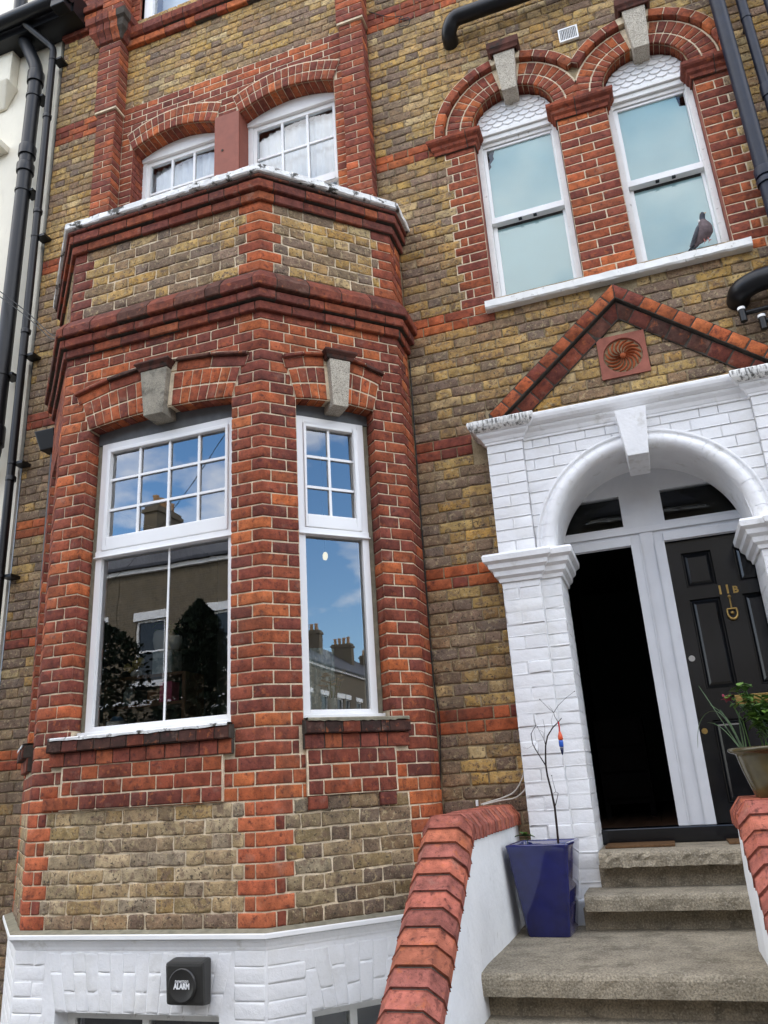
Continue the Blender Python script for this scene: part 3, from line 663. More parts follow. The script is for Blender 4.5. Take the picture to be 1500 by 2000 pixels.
def quoin_dark(s, z): return 1.0
for k in range(0, 48):
    z0, z1 = k*hb, (k+1)*hb; zm = (z0+z1)/2; e = k % 2 == 0; f = baycls(z0)
    if OZ0-.01 < z0+.001 and zm < 2.96:                                         # piers beside the windows
        bs = P_PB.S; j = [0, bs[1]+(.040 if e else .133), bs[2]+(.058 if e else .155), bs[4]] if True else 0
        jb = sorted([0, bs[1]+(.042 if e else .135), bs[2]+(.058 if e else .155), bs[3]+(.0 if e else .0), bs[4]])
        course(bay, P_PB, k, z0, z1, 0, bs[4], f, joints=[v for i, v in enumerate(jb) if i == 0 or v-jb[i-1] > .03])
        a = P_PA.S; f0 = a[2]; w_ = a[3]-a[2]
        ja = [0, a[2]-(.06 if e else .155), a[2]+(.075 if e else .135)] + [a[4]]
        course(bay, P_PA, k, z0, z1, 0, a[4], f, joints=ja)
        c = P_PC.S
        jc = [0, c[1]+(.075 if e else .135), c[2]+(.05 if e else .0)+(.0), c[3]] if e else [0, c[1]+.06+.075, c[2]+.10, c[3]]
        course(bay, P_PC, k, z0, z1, 0, c[3], f, joints=jc)
        l = P_LEFT.S; course(bay, P_LEFT, k, z0, z1, 0, l[3], f, joints=[0, l[1]+(.06 if e else .14), l[3]])
        continue
    skipF = zm > 2.96 and zm < 3.30; sill = k in (11, 12)
    # joints round the whole bay
    fl, rl = (.161, .058) if e else (.058, .156)
    if 1.0 <= z0+.001 and False: pass
    al, ar = (.06, .155) if e else (.155, .06)          # at A: left leg, front leg
    cl, cr = (.075, .13) if e else (.14, .06)           # at C: right-face leg, return leg
    pts = [0, SD+(.06 if e else .14)] 
    if zm < .60:
        # yellow fields between bright red quoins
        fl, rl = (.161, .056) if e else (.058, .156); smooth = zm < .56
        ext = .064 if not e else 0
        segs = [(0, SD+.15, 'q'), (SD+.15, SA-al, 's'), (SA-al, SA+ar, 'Q'), (SA+ar, SB-fl, 's'), (SB-fl, SB+rl, 'Q'), (SB+rl, SC-cl-(.06 if e else 0), 's'), (SC-cl-(.06 if e else 0), SC-cl, 'q') if e else None, (SC-cl, SE, 'Q')]
        for sgm in segs:
            if sgm is None: continue
            a, b, t = sgm
            if t == 's':
                x0_, x1_ = a, b
                if a == SA+ar and not e: pass
                if abs(b-(SB-fl)) < 1e-6 and not e:
                    brick(bay, BAY, b-.064, b, z0, z1, 'redsmooth', dark=.85); x1_ = b-.064
                if abs(a-(SB+rl)) < 1e-6 and e:
                    brick(bay, BAY, a, a+.054, z0, z1, 'red'); x0_ = a+.054
                if abs(a-(SA+ar)) < 1e-6 and ar < .1:
                    brick(bay, BAY, a, a+.06, z0, z1, 'red'); x0_ = a+.06
                bot = k == 0
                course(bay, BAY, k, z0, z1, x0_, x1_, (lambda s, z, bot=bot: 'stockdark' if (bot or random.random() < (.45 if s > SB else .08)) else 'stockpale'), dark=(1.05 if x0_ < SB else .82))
            else:
                brick(bay, BAY, a, b, z0, z1, 'redsmooth' if (t == 'Q' and smooth and a < SC-.3) else 'redbright', g=.0075 if t == 'Q' else .0095)
        continue
    if k == 13: segs = [(0, SD+lo0), (SD+lo1, SA+fo0), (SA+fo1, SB+ro0), (SB+ro1, SE)]
    elif sill:
        segs = [(0, SD+lo0-.05), (SD+lo1+.05, SA+.13), (SA+1.32, SB+.20), (SB+.855, SE)]
    elif skipF:
        t = (zm-2.96)
        segs = [(0, SA+fo0-.0-.28*t), (SA+fo1+.28*t, SB+ro0-.24*t), (SB+ro1+.24*t, SE)]
    else: segs = [(0, SE)]
    for a, b in segs:
        jn = [a, b]
        for S_, l_, r_ in ((SA, al, ar), (SB, fl, rl), (SC, cl, cr), (SD, .1 if e else .06, .06 if e else .15)):
            if a < S_ < b: jn += [max(a, S_-l_), min(b, S_+r_)]
        jn = sorted(set(jn)); out = []
        for p, q in zip(jn, jn[1:]):
            has = any(abs(p-(S_-l_)) < 1e-6 or p <= S_-1e-6 < q-1e-6 and p < S_ < q for S_, l_ in ((SA, al), (SB, fl), (SC, cl), (SD, .1 if e else .06)))
            if any(p < S_ < q for S_ in (SA, SB, SC, SD)): out += [p]
            else: out += bond(p, q, k)[:-1]
        out.append(b); out = [v for i, v in enumerate(out) if i == 0 or v-out[i-1] > .03]; out[-1] = b
        course(bay, BAY, k, z0, z1, a, b, f, joints=out)
# upper panel: yellow field with red quoins
pz0, pz1 = 3.872, 4.432; ph = (pz1-pz0)/7
for k in range(7):
    z0, z1 = pz0+k*ph, pz0+(k+1)*ph; e = k % 2 == 0
    fl, rl = (.164, .095) if e else (.105, .152); al, ar = (.15, .10) if e else (.09, .165); cl, cr = (.105, .07) if not e else (.157, .12)
    segs = [(0, SD+.1, 'q'), (SD+.1, SA-al, 's'), (SA-al, SA+ar, 'q'), (SA+ar, SB-fl, 's'), (SB-fl, SB+rl, 'q'), (SB+rl, SC-cl, 's'), (SC-cl, SC+cr, 'q'), (SC+cr, SE, 'q')]
    for a, b, t in segs:
        if t == 's': course(bay, BAY, k, z0, z1, a, b, lambda s, z: 'stockdark' if random.random() < .38 else 'stock')
        else: brick(bay, BAY, a, b, z0, z1, 'darkred' if a < SA+.1 and random.random() < .7 else ('redbright' if random.random() < .3 else 'red'))
mm = lambda: random.choice(['darkred', 'red', 'darkred', 'red'])
mt = lambda: random.choice(['soot', 'darkred'])
brick_sweep(bay, 'moulding', BAY, box_prof(.030, 3.556, 3.620), .225, lambda: random.choice(['red', 'darkred', 'red', 'darkred']))
brick_sweep(bay, 'moulding', BAY, box_prof(.058, 3.627, 3.692), .225, mm)
brick_sweep(bay, 'moulding', BAY, [(0, 3.699), (.082, 3.70), (.088, 3.707), (.088, 3.762), (.045, 3.825), (0, 3.872)], .225, lambda: random.choice(['soot', 'darkred', 'darkred']), core='mortar_dark')
brick_sweep(bay, 'moulding', BAY, box_prof(.028, 4.426, 4.495), .225, mm)
brick_sweep(bay, 'moulding', BAY, box_prof(.056, 4.502, 4.572), .225, mm)
brick_sweep(bay, 'moulding', BAY, box_prof(.070, 4.579, 4.603), .225, mt)
# white painted coping of the parapet, in separate slabs
cuts = [0, SD+.3, SD+.8, SA+.25, SA+.62, SA+1.0, SA+1.30, SB+.20, SB+.48, SB+.8, SE]
prof = [(-.20, 4.604), (.086, 4.606), (.094, 4.614), (.092, 4.658), (.082, 4.668), (-.06, 4.685), (-.20, 4.685)]
cp = None
for a, b in zip(cuts, cuts[1:]):
    m = MB(); n = 7; ss = sorted([a+.002+(b-a-.004)*i/n for i in range(n+1)]+BAY.bends(a, b)); tz = random.uniform(-.003, .003)
    V = [BAY.pt(s, d+(random.uniform(-.004, .004) if d > .05 else 0), z+tz+random.uniform(-.0025, .0025)) for s in ss for d, z in prof]; q = len(prof)
    m.add(V, [(i*q+k, i*q+(k+1) % q, (i+1)*q+(k+1) % q, (i+1)*q+k) for i in range(len(ss)-1) for k in range(q)]+[tuple(range(q)), tuple(range((len(ss)-1)*q, len(ss)*q))])
    m.build('coping_slab', 'worn_coping_white', bay, bevel=0)
# window arches of the bay: rubbed voussoirs, hood course, keystone
def bay_arch(seg, o0, o1, zs, sag, n, key):
    S0 = BAY.S[seg]; c = S0+(o0+o1)/2; w_ = (o1-o0)/2; sk = R(17.5 if seg == 2 else 14)
    zf, ri, ro, am = camber(BAY, c, zs, w_, sag, .215, sag+.025, sk)
    angs = [math.atan(math.tan(sk)*(-1+2*i/n)) for i in range(n+1)]
    k0, k1 = key; ka = (math.atan((S0+k0-c)/(zs-zf))+.0, math.atan((S0+k1-c)/(zs-zf)))
    arch(bay, BAY, c, zf, ri, ro, angs, cls=redmix(.40), d=.006, depth=.11, split=(.5,), skip=ka, g=.0125)
    zt, rt = lambda a: ro(a)+.006, lambda a: ro(a)+.078
    m2 = math.atan(math.tan(sk)*1.055); nn = max(5, int((o1-o0)*1.15/.21)); an2 = [-m2+2*m2*i/nn for i in range(nn+1)]
    arch(bay, BAY, c, zf, zt, rt, an2, cls=lambda: random.choice(['red', 'redbright', 'darkred']), d=.007, depth=.02, split=(), skip=ka, cover=.004, g=.007)
    rd = lambda a: ro(a)+.078; re = lambda a: ro(a)+.098
    arch(bay, BAY, c, zf, rd, re, an2, cls=lambda: random.choice(['darkred', 'red', 'soot']), d=.032, depth=.02, split=(), skip=ka, cover=.001, g=.004)
bay_arch(2, fo0, fo1, OZS, .035, 17, (-.855+1.5, -.648+1.5))
bay_arch(3, ro0, ro1, 2.965, .02, 10, (.455, .575))
def keystone(seg, s0b, s1b, s0t, s1t, zb, zt, c0, c1, zc):
    o = BAY.S[seg]; P = lambda s, d, z: BAY.pt(o+s, d, z); m = MB()
    m.hexa([P(s0b, .045, zb), P(s1b, .045, zb), P(s1b, -.12, zb), P(s0b, -.12, zb), P(s0t, .055, zt), P(s1t, .055, zt), P(s1t, 0, zt), P(s0t, 0, zt)])
    k = m.build('keystone', 'stone' if seg == 2 else 'stone_light', house, bevel=.006)
    q0 = P(c0+.03, -.005, 0)[:2]; q1 = P(c0+.03, .055, 0)[:2]; q2 = P(c1-.03, .055, 0)[:2]; q3 = P(c1-.03, -.005, 0)[:2]
    m = MB(); sweep(m, Path([q0, q1, q2, q3]), [(0, zt-.004), (.006, zt), (.012, zt+.02), (.03, zt+.04), (.032, zc-.012), (.026, zc), (-.07, zc+.01)]); m.build('keystone_cap', 'dark_cap', k)
keystone(2, -.822+1.5, -.678+1.5, -.852+1.5, -.652+1.5, 2.962, 3.285, -.885+1.5, -.625+1.5, 3.342)
keystone(3, .462, .566, .444, .592, 2.938, 3.272, .404, .632, 3.332)
# sills: two courses of brick on edge, the upper one weathered with a white painted nose
def bay_sill(seg, a, b, white):
    o = BAY.S[seg]; Q = Path([BAY.pt(o+a, 0, 0)[:2], BAY.pt(o+b, 0, 0)[:2]])
    s1 = brick_sweep(bay, 'sill', Q, [(0, .842), (.026, .843), (.03, .848), (.03, .915), (.026, .919), (0, .92)], .11, lambda: random.choice(['darkred', 'red', 'darkred']), S0=.0, S1=Q.S[-1])
    s2 = brick_sweep(bay, 'sill', Q, [(0, .921), (.054, .922), (.06, .928), (.057, .978), (.045, .992), (-.09, 1.004)], .11, lambda: random.choice(['soot', 'soot', 'darkred']), core='mortar_dark', cmul=.55)
    m = MB(); n = 26
    L_ = Q.S[-1]; V = []
    for i in range(n+1):
        s = .01+(L_-.02)*i/n; j = random.uniform(-.003, .003); zz_ = random.uniform(-.004, .004)
        V += [Q.pt(s, .062+j*.3, .985+zz_), Q.pt(s, .064+j*.4, .998), Q.pt(s, .058, 1.004), Q.pt(s, -.10, 1.012)]
    m.add(V, [(i*4+k, i*4+k+1, (i+1)*4+k+1, (i+1)*4+k) for i in range(n) for k in range(3)]); m.build('sill_paint', 'worn_coping_white' if white else 'ledge_cement', bay)
bay_sill(2, .13, 1.32, True); bay_sill(3, .215, .855, False); bay_sill(1, lo0-.06, lo1+.06, True)
# aprons: red panels standing proud below the sills
for k in range(8, 11):
    z0 = .604+(k-8)*.0785; course(bay, BAY, k, z0, z0+.0785, SA+(.225 if k > 8 else .10), SA+1.258, lambda s, z: random.choice(['red', 'darkred', 'red', 'darkred', 'redbright']), d=.022)
    if k == 8: continue
    course(bay, BAY, k, z0, z0+.0785, SB+.236, SB+.765, lambda s, z: random.choice(['darkred', 'red', 'darkred']), d=.022)
for a, b in ((.232, .346), (.652, .76)): brick(bay, BAY, SB+a, SB+b, .53, .604, 'darkred', d=.022)
course(bay, BAY, 8, .604, .6825, SB+.236, SB+.765, lambda s, z: random.choice(['darkred', 'red']), d=.022)
course(bay, BAY, 7, .53, .604, SB+.346, SB+.652, 'stockdark', d=.004)
for S0_, S1_ in ((SA+.215, SA+1.262), (SB+.230, SB+.77)):
    m = MB(); plate(m, BAY, S0_, S1_, .604, .842, [], .017); 
    for s in (S0_, S1_): m.add([BAY.pt(s, .017, .604), BAY.pt(s, -.01, .604), BAY.pt(s, -.01, .842), BAY.pt(s, .017, .842)], [(0, 1, 2, 3)])
    m.build('apron', 'mortar_bay', bay, recalc=False)
# white painted plinth with its cornice ledge and the basement windows
PLP = Path([BAY.pt(s, .0, 0)[:2] for s in BAY.S])
m = MB(); plate(m, PLP, 0, SE, GZ, -.085, [(SA+.28, SA+1.25, -.95, -.375), (SB+.225, SB+.75, -.95, -.385)], .012)
for seg, a, b, zt in ((2, .28, 1.25, -.375), (3, .225, .75, -.385)):
    o = BAY.S[seg]
    for s in (a, b): m.add([PLP.pt(o+s, .012, -.95), PLP.pt(o+s, -.12, -.95), PLP.pt(o+s, -.12, zt), PLP.pt(o+s, .012, zt)], [(0, 1, 2, 3)])
    m.add([PLP.pt(o+a, .012, zt), PLP.pt(o+b, .012, zt), PLP.pt(o+b, -.12, zt), PLP.pt(o+a, -.12, zt)], [(0, 1, 2, 3)])
plinth = m.build('plinth', 'masonry_white', house)
for k in range(12):
    z1 = -.088-k*.075; z0 = z1-.075
    for a, b in ((0, SA+.02),) if False else ():
        pass
    segs = [(0, SA+.0, 0), (SA, SA+.20, 1), (SA+1.33, SB, 1), (SB, SB+.20, 1), (SB+.78, SE, 1)] if z1 > -.40 else [(0, SA, 0), (SA, SA+.275, 1), (SA+1.255, SB, 1), (SB, SB+.22, 1), (SB+.755, SE, 1)]
    for a, b, t in segs: course(plinth, PLP, k, z0, z1, a, b, 'white', d=.0128, g=.004, bev=.0007, depth=.0)
# splayed arch bricks over the basement windows
for seg, a, b, zs, n in ((2, .28, 1.25, -.375, 14), (3, .225, .75, -.385, 8)):
    o = BAY.S[seg]; c = o+(a+b)/2; w_ = (b-a)/2; zf, ri, ro, am = camber(PLP, c, zs, w_, .0, .275, .0, R(15))
    angs = [math.atan(math.tan(R(15))*(-1+2*i/n)) for i in range(n+1)]
    for i, (p, q) in enumerate(zip(angs, angs[1:])):
        fr = [0, .33, 1] if i % 2 else [0, .66, 1]
        for f0, f1 in zip(fr, fr[1:]):
            R_ = lambda aa, f: ri(aa)*(1-f)+ro(aa)*f
            brick(plinth, PLP, 0, 0, 0, 0, 'white', d=.0128, depth=.0, g=.004, bev=.0007, quad=[(c+R_(p, f0)*math.sin(p), zf+R_(p, f0)*math.cos(p)), (c+R_(q, f0)*math.sin(q), zf+R_(q, f0)*math.cos(q)), (c+R_(q, f1)*math.sin(q), zf+R_(q, f1)*math.cos(q)), (c+R_(p, f1)*math.sin(p), zf+R_(p, f1)*math.cos(p))])
m = MB(); sweep(m, PLP, [(0, -.088), (.016, -.088), (.020, -.075), (.032, -.055), (.045, -.040)]); m.build('plinth_cove', 'masonry_white', house)
m = MB(); sweep(m, PLP, [(0, -.0385), (.048, -.0385), (.053, -.034), (.053, -.016), (.050, -.012), (.047, -.0115)]); m.build('plinth_ledge', 'white_paint', house)
m = MB(); sweep(m, PLP, [(.0485, -.0128), (.046, -.010), (.02, -.004), (-.006, .004)], cap=False); m.build('ledge_fillet', 'ledge_cement', house)
for seg, a, b, zt in ((2, .28, 1.25, -.375), (3, .225, .75, -.385)):
    o = BAY.S[seg]; P = Path([PLP.pt(o+a, -.09, 0)[:2], PLP.pt(o+b, -.09, 0)[:2]]); L_ = P.S[-1]; m = MB()
    def bar(m, s0, s1, z0, z1, d0=0.0, d1=-.05):
        m.hexa([P.pt(s0, d0, z0), P.pt(s1, d0, z0), P.pt(s1, d1, z0), P.pt(s0, d1, z0), P.pt(s0, d0, z1), P.pt(s1, d0, z1), P.pt(s1, d1, z1), P.pt(s0, d1, z1)])
    bar(m, 0, L_, zt-.05, zt-.001); bar(m, 0, .05, -.95, zt-.05); bar(m, L_-.05, L_, -.95, zt-.05); bar(m, L_*.5-.02, L_*.5+.02, -.95, zt-.05)
    fr = m.build('basement_window', 'old_white_paint', house)
    for s0, s1 in ((.05, L_*.5-.02), (L_*.5+.02, L_-.05)):
        m = MB(); m.add([P.pt(s0, -.02, -.95), P.pt(s1, -.02, -.95), P.pt(s1, -.02, zt-.05), P.pt(s0, -.02, zt-.05)], [(0, 1, 2, 3)]); m.build('pane', 'old_glass', fr, recalc=False)
    m = MB(); m.add([P.pt(-.1, -.10, -.97), P.pt(L_+.1, -.10, -.97), P.pt(L_+.1, -.10, zt+.05), P.pt(-.1, -.10, zt+.05)], [(0, 1, 2, 3)]); m.build('blind', 'dark_curtain', fr, recalc=False)
# ---- bay windows
def bay_window(seg, o0, o1, dface, zt, up, lowz, bars_s, bars_z, lowbar, label):
    o = BAY.S[seg]; P = Path([BAY.pt(o+o0, dface, 0)[:2], BAY.pt(o+o1, dface, 0)[:2]]); L_ = P.S[-1]
    def bar(m, s0, s1, z0, z1, d0, d1):
        m.hexa([P.pt(s0, d0, z0), P.pt(s1, d0, z0), P.pt(s1, d1, z0), P.pt(s0, d1, z0), P.pt(s0, d0, z1), P.pt(s1, d0, z1), P.pt(s1, d1, z1), P.pt(s0, d1, z1)])
    e = .034
    m = MB()
    bar(m, e, e+.045, 1.035, zt, 0, -.07); bar(m, L_-e-.045, L_-e, 1.035, zt, 0, -.07); bar(m, e+.045, L_-e-.045, zt-.045, zt, 0, -.07)
    bar(m, e+.045, L_-e-.045, 1.035, 1.062, 0, -.07); bar(m, e+.0, L_-e-.0, 2.112, 2.150, .008, -.0701); bar(m, e-.004, L_-e+.004, 2.104, 2.112, .022, -.07)
    win = m.build('window', 'upvc', house, bevel=.004)
    m = MB(); bar(m, .002, L_-.002, 1.005, 1.033, .03, -.10); m.build('window_sill', 'upvc', win, bevel=.004)
    g0, g1, gb, gt = up
    m = MB()
    bar(m, e+.046, g0, 2.152, zt-.046, .012, -.05); bar(m, g1, L_-e-.046, 2.152, zt-.046, .012, -.05); bar(m, g0, g1, 2.152, gb, .012, -.05); bar(m, g0, g1, gt, zt-.046, .012, -.05)
    sash = m.build('sash', 'upvc', win, bevel=.006)
    m = MB()
    for s in bars_s: bar(m, s-.008, s+.008, gb, gt, -.008, -.02)
    cuts = [g0]+[v for s in bars_s for v in (s-.0082, s+.0082)]+[g1]
    for z in bars_z:
        for a, b in zip(cuts[::2], cuts[1::2]): bar(m, a, b, z-.008, z+.008, -.0085, -.02)
    m.build('glazing_bar', 'upvc', win)
    m = MB(); m.add([P.pt(g0, -.022, gb), P.pt(g1, -.022, gb), P.pt(g1, -.022, gt), P.pt(g0, -.022, gt)], [(0, 1, 2, 3)]); m.build('pane', 'glass', win, recalc=False)
    m = MB(); m.add([P.pt(e+.045, -.03, 1.062), P.pt(L_-e-.045, -.03, 1.062), P.pt(L_-e-.045, -.03, 2.112), P.pt(e+.045, -.03, 2.112)], [(0, 1, 2, 3)]); m.build('pane', 'glass', win, recalc=False)
    if lowbar: m = MB(); bar(m, lowbar-.006, lowbar+.006, 1.062, 2.112, -.024, -.029); m.build('glazing_bar', 'upvc', win)
    # mastic strips and the grey head board
    m = MB(); bar(m, .0, e-.001, 1.01, zt, -.012, -.06); m.build('mastic', 'ledge_cement', win); m = MB(); bar(m, L_-e+.001, L_, 1.01, zt, -.012, -.06); m.build('mastic', 'ledge_cement', win)
    m = MB(); bar(m, .0, L_, zt+.001, 3.03, -.004, -.06); m.build('head_board', 'lead_grey', win)
    return win
fw = bay_window(2, fo0, fo1, -.105, 2.902, (.110, 1.070-.099, 2.240, 2.832), None, [.329, .553, .771], [2.638, 2.427], .564, '')
bay_window(3, ro0, ro1, -.105, 2.902, (.092, .423, 2.237, 2.830), None, [.257], [2.631, 2.424], None, '')
bay_window(1, lo0, lo1, -.105, 2.902, (.092, .423, 2.237, 2.830), None, [.257], [2.631, 2.424], None, '')
# ---- dark room behind the bay
m = MB()
X0, X1, Y1, Zf, Zc = -2.75, .95, 3.2, .03, 3.35
m.add([(X0, Y1, Zf), (X1, Y1, Zf), (X1, Y1, Zc), (X0, Y1, Zc)], [(0, 1, 2, 3)]); m.add([(X0, .02, Zf), (X0, Y1, Zf), (X0, Y1, Zc), (X0, .02, Zc)], [(0, 1, 2, 3)]); m.add([(X1, .02, Zf), (X1, Y1, Zf), (X1, Y1, Zc), (X1, .02, Zc)], [(0, 1, 2, 3)])
m.add([(X0, .02, Zc), (X1, .02, Zc), (X1, Y1, Zc), (X0, Y1, Zc)], [(0, 1, 2, 3)]); m.add([(X0, .02, Zf), (X1, .02, Zf), (X1, Y1, Zf), (X0, Y1, Zf)], [(0, 1, 2, 3)])
m.add([(X0, .02, Zf), (-2.05, .02, Zf), (-2.05, .02, Zc), (X0, .02, Zc)], [(0, 1, 2, 3)]); m.add([(.55, .02, Zf), (X1, .02, Zf), (X1, .02, Zc), (.55, .02, Zc)], [(0, 1, 2, 3)])
m.build('interior_wall', 'room_wall', house, recalc=False)
# ================================================================== UPPER WINDOWS
def quad_obj(name, m, pts, parent): return MB().add(pts, [(0, 1, 2, 3)]).build(name, m, parent, recalc=False)
for q, rows in ((W1, 1), (W2, 1)):
    x0, x1, zs, c, hw = q['x0'], q['x1'], q['zs'], q['c'], q['w']; Y = .16
    zt = 6.335
    m = MB()
    # frame with an arched head
    n = 14; top = lambda x: zs+q['sag']*(1-((x-c)/hw)**2)-.002
    xs = [x0+.002+(x1-x0-.004)*i/n for i in range(n+1)]
    for a, b in zip(xs, xs[1:]):
        m.hexa([(a, Y-.02, zt-.0), (b, Y-.02, zt), (b, Y+.05, zt), (a, Y+.05, zt), (a, Y-.02, top(a)), (b, Y-.02, top(b)), (b, Y+.05, top(b)), (a, Y+.05, top(a))])
    m.box(x0+.001, x0+.045, Y, Y+.06, 4.65, zt-.001); m.box(x1-.045, x1-.001, Y, Y+.06, 4.65, zt-.001)
    win = m.build('window', 'white_paint', house)
    m = MB(); g0, g1 = x0+.085, x1-.085
    m.box(x0+.046, g0, Y+.012, Y+.05, 5.50, zt-.002); m.box(g1, x1-.046, Y+.012, Y+.05, 5.50, zt-.002); m.box(g0, g1, Y+.012, Y+.05, zt-.045, zt-.002); m.box(g0, g1, Y+.012, Y+.05, 5.50, 5.575)
    m.build('sash', 'white_paint', win, bevel=.003)
    m = MB()
    for t in (1/3, 2/3): m.box(g0+(g1-g0)*t-.011, g0+(g1-g0)*t+.011, Y+.016, Y+.04, 5.575, zt-.045)
    for a, b in ((0, 1/3), (1/3, 2/3), (2/3, 1)): m.box(g0+(g1-g0)*a+(.0112 if a else 0), g0+(g1-g0)*b-(.0112 if b < 1 else 0), Y+.018, Y+.04, 5.953, 5.975)
    m.build('glazing_bar', 'white_paint', win)
    quad_obj('pane', 'old_glass', [(g0, Y+.03, 5.575), (g1, Y+.03, 5.575), (g1, Y+.03, zt-.045), (g0, Y+.03, zt-.045)], win)
    m = MB(); m.box(x0+.046, g0+.01, Y+.055, Y+.09, 4.65, 5.52); m.box(g1-.01, x1-.046, Y+.055, Y+.09, 4.65, 5.52); m.box(g0, g1, Y+.055, Y+.09, 4.65, 4.72); m.build('lower_sash', 'white_paint', win)
    quad_obj('pane', 'old_glass', [(g0, Y+.07, 4.72), (g1, Y+.07, 4.72), (g1, Y+.07, 5.5), (g0, Y+.07, 5.5)], win)
    # net curtain hanging in soft folds, parted at its top
    m = MB(); n = 60; V = []
    for i in range(n+1):
        x = x0+.04+(x1-x0-.08)*i/n; yy = Y+.105+.010*math.sin(i*1.15)+.006*math.sin(i*.37)
        zc = 6.325-.03*abs(math.sin(i/n*math.pi*1.0+.2))**3 - (.06*(1-min(1, i/12)) if q is W2 else .03*(1-min(1, i/10)))
        V += [(x, yy, 4.7), (x, yy+.004, 5.5), (x, yy, zc)]
    m.add(V, [(i*3+k, i*3+k+1, i*3+k+4, i*3+k+3) for i in range(n) for k in range(2)], 0, True); m.build('net_curtain', 'net_curtain', win, recalc=False)
quad_obj('interior_wall', 'room_wall', [(-2.2, 2.2, 4.6), (.6, 2.2, 4.6), (.6, 2.2, 7.2), (-2.2, 2.2, 7.2)], house)
m = MB(); m.add([(-2.2, .02, 7.1), (.6, .02, 7.1), (.6, 2.2, 7.1), (-2.2, 2.2, 7.1)], [(0, 1, 2, 3)]); m.add([(-2.2, .05, 4.62), (.6, .05, 4.62), (.6, 2.2, 4.62), (-2.2, 2.2, 4.62)], [(0, 1, 2, 3)])
for x in (-2.2, .6): m.add([(x, .02, 4.6), (x, 2.2, 4.6), (x, 2.2, 7.2), (x, .02, 7.2)], [(0, 1, 2, 3)])
m.build('interior_wall', 'room_wall', house, recalc=False)
